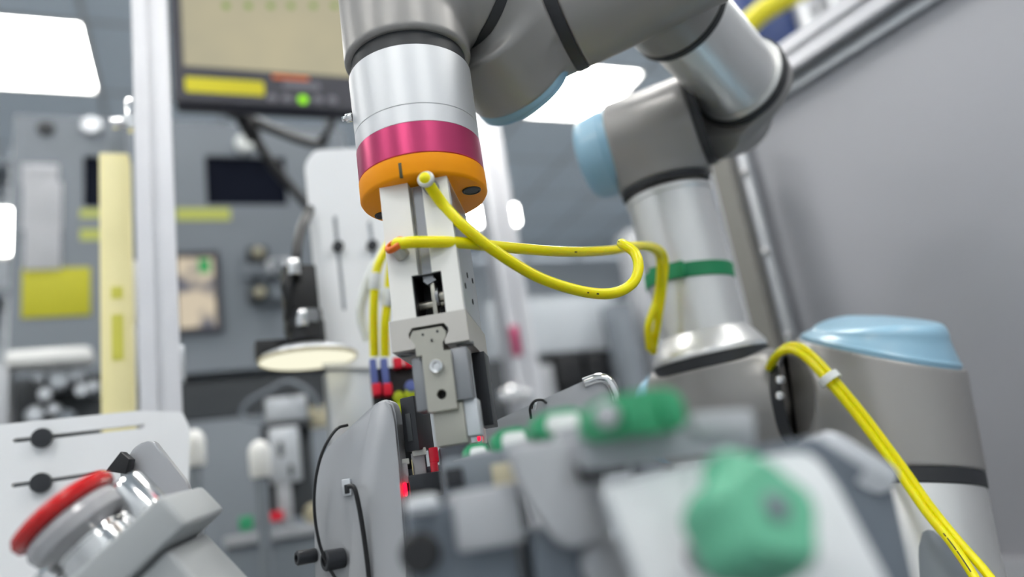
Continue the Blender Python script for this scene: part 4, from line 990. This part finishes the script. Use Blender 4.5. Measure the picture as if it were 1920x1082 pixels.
q0, q1 = P(870, 872, .384), P(1120, 812, .246)
cbm = frame(q0, q1 - q0, Z3); b = NB(); box(b, cbm, (0, 0, (q1 - q0).length / 2), (.007, .012, (q1 - q0).length), .001)
cbar = b
fx = thing('foreground_fixture', 'out of focus dark grey fixture block filling the bottom centre', 'fixture', P(960, 1080, .30))
part('clamp_bar', cbar, 'rail_grey', fx)
A1 = vplane((900, 930), .290, 14)
hbox('pocket_rail', (828, 862), (1010, 925), 'cab_grey', .0, .02, fx, .0015, A1)
hbox('pocket', (832, 880), (872, 912), 'black_metal', -.001, .004, fx, .0008, A1); hbox('pocket', (920, 872), (985, 905), 'tan', -.001, .004, fx, .0008, A1)
A2 = vplane((880, 970), .245, 14)
hbox('bright_bar', (756, 934), (828, 958), 'alu_light', -.004, .004, fx, .003, A2)
hbox('step_block', (845, 925), (985, 1016), 'plate_grey', -.002, .03, fx, .002, A2)
hbox('lower_block', (760, 958), (1000, 1200), 'slate', .006, .05, fx, .002, A2)
A3 = vplane((1080, 950), .240, 16)
pl = onp(A3, [(950, 838), (1090, 822), (1120, 900), (1150, 1000), (1060, 1032), (1020, 985), (985, 930)])
b = NB(); prism(b, A3, roundpoly(pl, .004, 3), -.002, .012, (), .0015); part('slanted_bracket', b, 'plate_grey', fx)
hbox('side_block', (1000, 1000), (1200, 1250), 'slate', .014, .05, fx, .002, A3)
b = NB(); q = onp(A3, [(1150, 1060)])[0]; lathe(b, A3 @ Matrix.Translation((q[0], .014, q[1])) @ Matrix.Rotation(R_(90), 4, 'X'), cylp(.0085, 0, .006, .001), 28); part('cap_screw', b, 'plate_grey', fx)
b = NB(); q = onp(A2, [(788, 1038)])[0]; lathe(b, A2 @ Matrix.Translation((q[0], .006, q[1])) @ Matrix.Rotation(R_(90), 4, 'X'), [(0, -.002), (.0066, -.002), (.0066, .006), (.0055, .007), (0, .007)], 28); part('cap_screw', b, 'black', fx)
zb_ = A2.translation.z
b = NB(); box(b, A2, (.02, .03, (TZ - zb_ - .03) / 2 - .01), (.09, .06, .06), .002); b.free()

for Mx, px in ((A2, (880, 1190)), (A3, (1100, 1240))):
    q = onp(Mx, [px])[0]; b = NB(); box(b, Mx, (q[0], .030, (q[1] + .004 + TZ - Mx.translation.z) / 2), (.03, .03, q[1] + .004 - TZ + Mx.translation.z), .001); part('foot', b, 'slate', fx)
rb = thing('fixture_rail', 'blurred dark grey rail crossing above the white plate in front', 'rail', P(1250, 850, .27))
A4 = vplane((1250, 830), .230, 24)
pl = onp(A4, [(1076, 802), (1415, 776), (1420, 838), (1300, 856), (1090, 884)])
b = NB(); prism(b, A4, roundpoly(pl, .002, 3), 0, .018, (), .0015); part('rail', b, 'rail_grey', rb)
pl = onp(A4, [(1290, 775), (1408, 768), (1414, 812), (1300, 818)]); b = NB(); prism(b, A4, roundpoly(pl, .002, 3), -.003, .0, (), .001); part('top_block', b, 'plate_grey', rb)
pl = onp(A4, [(1415, 836), (1545, 816), (1640, 880), (1600, 930), (1520, 870), (1420, 872)]); b = NB(); prism(b, A4, roundpoly(pl, .001, 2), .006, .014, (), .0006); part('dark_strip', b, 'slate', rb)
pl = onp(A4, [(1080, 870), (1140, 862), (1130, 900), (1090, 905)]); b = NB(); prism(b, A4, pl, .004, .016); part('rail_shadow', b, 'black', rb)  # black prism put in for the shadow under the rail's left end

wp_ = thing('white_plate', 'blurred white plate behind the large green star knob in front', 'plate', P(1400, 1080, .26))
A5 = vplane((1400, 960), .216, 24)
pl = onp(A5, [(1126, 916), (1300, 872), (1500, 846), (1530, 856), (1570, 910), (1660, 1082), (1720, 1200), (1240, 1200), (1190, 1082)])
b = NB(); prism(b, A5, roundpoly(pl, .003, 3), 0, .006, (), .0008); part('plate', b, 'bracket_white', wp_)
pl = onp(A5, [(1520, 852), (1566, 880), (1660, 940), (1690, 985), (1716, 1082), (1750, 1200), (1725, 1200), (1664, 1082), (1574, 912)])
b = NB(); prism(b, A5, roundpoly(pl, .002, 3), .002, .020, (), .001); part('dark_cheek', b, 'slate', wp_)
pl = onp(A5, [(1140, 925), (1132, 940), (1200, 1120), (1215, 1120)]); b = NB(); prism(b, A5, pl, -.001, .0); part('edge_strip', b, 'alu_light', wp_)

gb2 = thing('grey_end_block', 'blurred pale grey block right of the white plate', 'block', P(1600, 900, .33))
A6 = vplane((1600, 860), .28, 24)
pl = onp(A6, [(1505, 826), (1560, 804), (1694, 884), (1670, 924), (1635, 926)])
b = NB(); prism(b, A6, roundpoly(pl, .004, 3), 0, .016, (), .0018); part('block', b, 'alu_light', gb2)
pl = onp(A6, [(1570, 860), (1680, 900), (1740, 1160), (1650, 1160), (1600, 940)]); b = NB(); prism(b, A6, pl, .004, .018, (), .001); part('block_leg', b, 'slate', gb2)

q = onp(A5, [(1480, 1195)])[0]; b = NB(); box(b, A5, (q[0], .012, (q[1] + .004 + TZ - A5.translation.z) / 2), (.04, .012, q[1] + .004 - TZ + A5.translation.z), .001); part('foot', b, 'slate', wp_)
q = onp(A6, [(1700, 1155)])[0]; b = NB(); box(b, A6, (q[0], .011, (q[1] + .004 + TZ - A6.translation.z) / 2), (.02, .012, q[1] + .004 - TZ + A6.translation.z), .001); part('foot', b, 'slate', gb2)
kn = thing('star_knob', 'large out of focus green star knob on the white plate in front', 'knob', P(1410, 985, .235))
kc = P(1405, 985, .192); kax = (-FW * .70 + UP * .60 + RT * .34).normalized()
KMx = frame(kc, kax, RT)
n = 5; b = NB(); prof = []
rr = lambda t:   .0151 * (1 + .07 * math.cos(n * (t - .35)))
lv = [(-.012, .70), (-.010, .86), (-.004, .98), (.004, 1.0), (.009, .93), (.0115, .78)]
rings = [[b.verts.new(KMx @ Vector((rr(t) * k * math.cos(t), rr(t) * k * math.sin(t), z))) for t in np.linspace(0, 2 * math.pi, 80, endpoint=False)] for z, k in lv]
for A_, B_ in zip(rings, rings[1:]):
    for i in range(80): b.faces.new((A_[i], A_[(i + 1) % 80], B_[(i + 1) % 80], B_[i]))
b.faces.new(rings[0][::-1]); b.faces.new(rings[-1]); part('knob_head', b, 'knob_haze_green', kn)
q = kc + kax * .0113
b = NB(); lathe(b, frame(q, kax), cylp(.0036, -.001, .0010, .0003), 24); part('centre_cap', b, 'slate', kn, 'dark centre cap')
b = NB(); cyl(b, kc - kax * .012, kc - kax * .024, .005, .0005, 24); part('shaft', b, 'steel_dark', kn)
b = NB(); box(b, frame(kc - RT * .002 + UP * .014 - kax * .004, kax, RT), (0, 0, 0), (.012, .010, .012), .002); part('lug', b, 'knob_haze_green', kn)

# ------------------------------------------------------------------ emergency stop station, lower left
es = thing('emergency_stop_box', 'tilted grey push-button box with red mushroom stop at lower left', 'emergency stop', P(330, 1080, .34))
en_ = cv(-.70, .70, .04).normalized()                      # out of the button face
eu = cv(.70, .70, .24); eu = (eu - en_ * eu.dot(en_)).normalized()
ew = en_.cross(eu).normalized()
if ew.dot(FW) > 0: ew = -ew                                  # towards the viewer
ex, ey = -.026, -.022
eo = P(118, 957, .345) - (eu * ex + ew * ey + en_ * .035) * 1.071
EM = frame3(eo, eu, ew, en_) @ Matrix.Scale(1.071, 4)
def ebox(nm, c, s, m, bev=.0015): b = NB(); box(b, EM, c, s, bev, 3); return part(nm, b, m, es)
ebox('lid', (-.047, -.030, -.0010), (.118, .066, .017), 'box_grey', .003)
ebox('housing', (-.053, -.031, -.0505), (.104, .060, .080), 'box_grey', .003)
def turn(nm, x, y, prof, m, seg=40, parent=None, lab=None): b = NB(); lathe(b, EM @ Matrix.Translation((x, y, 0)), prof, seg); return part(nm, b, m, parent or es, lab)
turn('bezel_collar', ex, ey, [(0, 0), (.0150, 0), (.0150, .003), (.0150, .0145), (.0135, .0150), (.0135, .0160), (.0145, .0165), (.0145, .0175), (.0130, .019), (0, .019)], 'chrome')
turn('shroud', ex, ey, [(.0135, .0185), (.0205, .022), (.0215, .0265), (.0200, .0300), (.012, .0295), (.012, .0185), (.0135, .0185)], 'shroud', lab='clear shroud')
turn('mushroom_button', ex, ey, [(0, .0305), (.0200, .0305), (.0224, .0320), (.0230, .0345), (.0218, .0368), (.0170, .0386), (.009, .0397), (0, .0400)], 'estop_red', 64, lab='red mushroom head')
k2 = (-.0050, -.030)
turn('push_button', *k2, [(0, 0), (.0098, 0), (.0098, .0260), (.0088, .0280), (.0062, .0290), (0, .0290)], 'chrome')
turn('push_button', -.052, -.040, [(0, 0), (.0110, 0), (.0110, .016), (.0118, .017), (.0118, .022), (.0100, .024), (0, .024)], 'chrome')
ar = EM @ Vector((-.056, -.031, -.098)); 
b = NB(); cyl(b, ar + en_ * .004, Vector((ar.x + .01, ar.y + .03, TZ)), .014, .001, 24); part('stand', b, 'profile', es)
gg = vplane((290, 880), .43, 24)
pl = onp(gg, [(225, 880), (255, 834), (286, 824), (350, 905), (380, 1000), (300, 1100), (240, 1100)]); b = NB(); prism(b, gg, roundpoly(pl, .003, 3), 0, .004, (), .0005)
gt = thing('guard_plate', 'grey pointed guard plate behind the stop button box', 'plate', gg @ Vector((.01, 0, TZ - gg.translation.z)))
part('plate', b, 'plate_grey', gt)
q = onp(gg, [(300, 1100)])[0]; b = NB(); box(b, gg, (q[0], .01, (q[1] + TZ - gg.translation.z) / 2), (.03, .016, q[1] - TZ + gg.translation.z), .001); part('foot', b, 'plate_grey', gt)
pl = onp(gg, [(212, 884), (240, 848), (256, 862), (250, 890)]); b = NB(); prism(b, gg, pl, -.008, -.001, (), .0005); part('black_clip', b, 'black', gt)
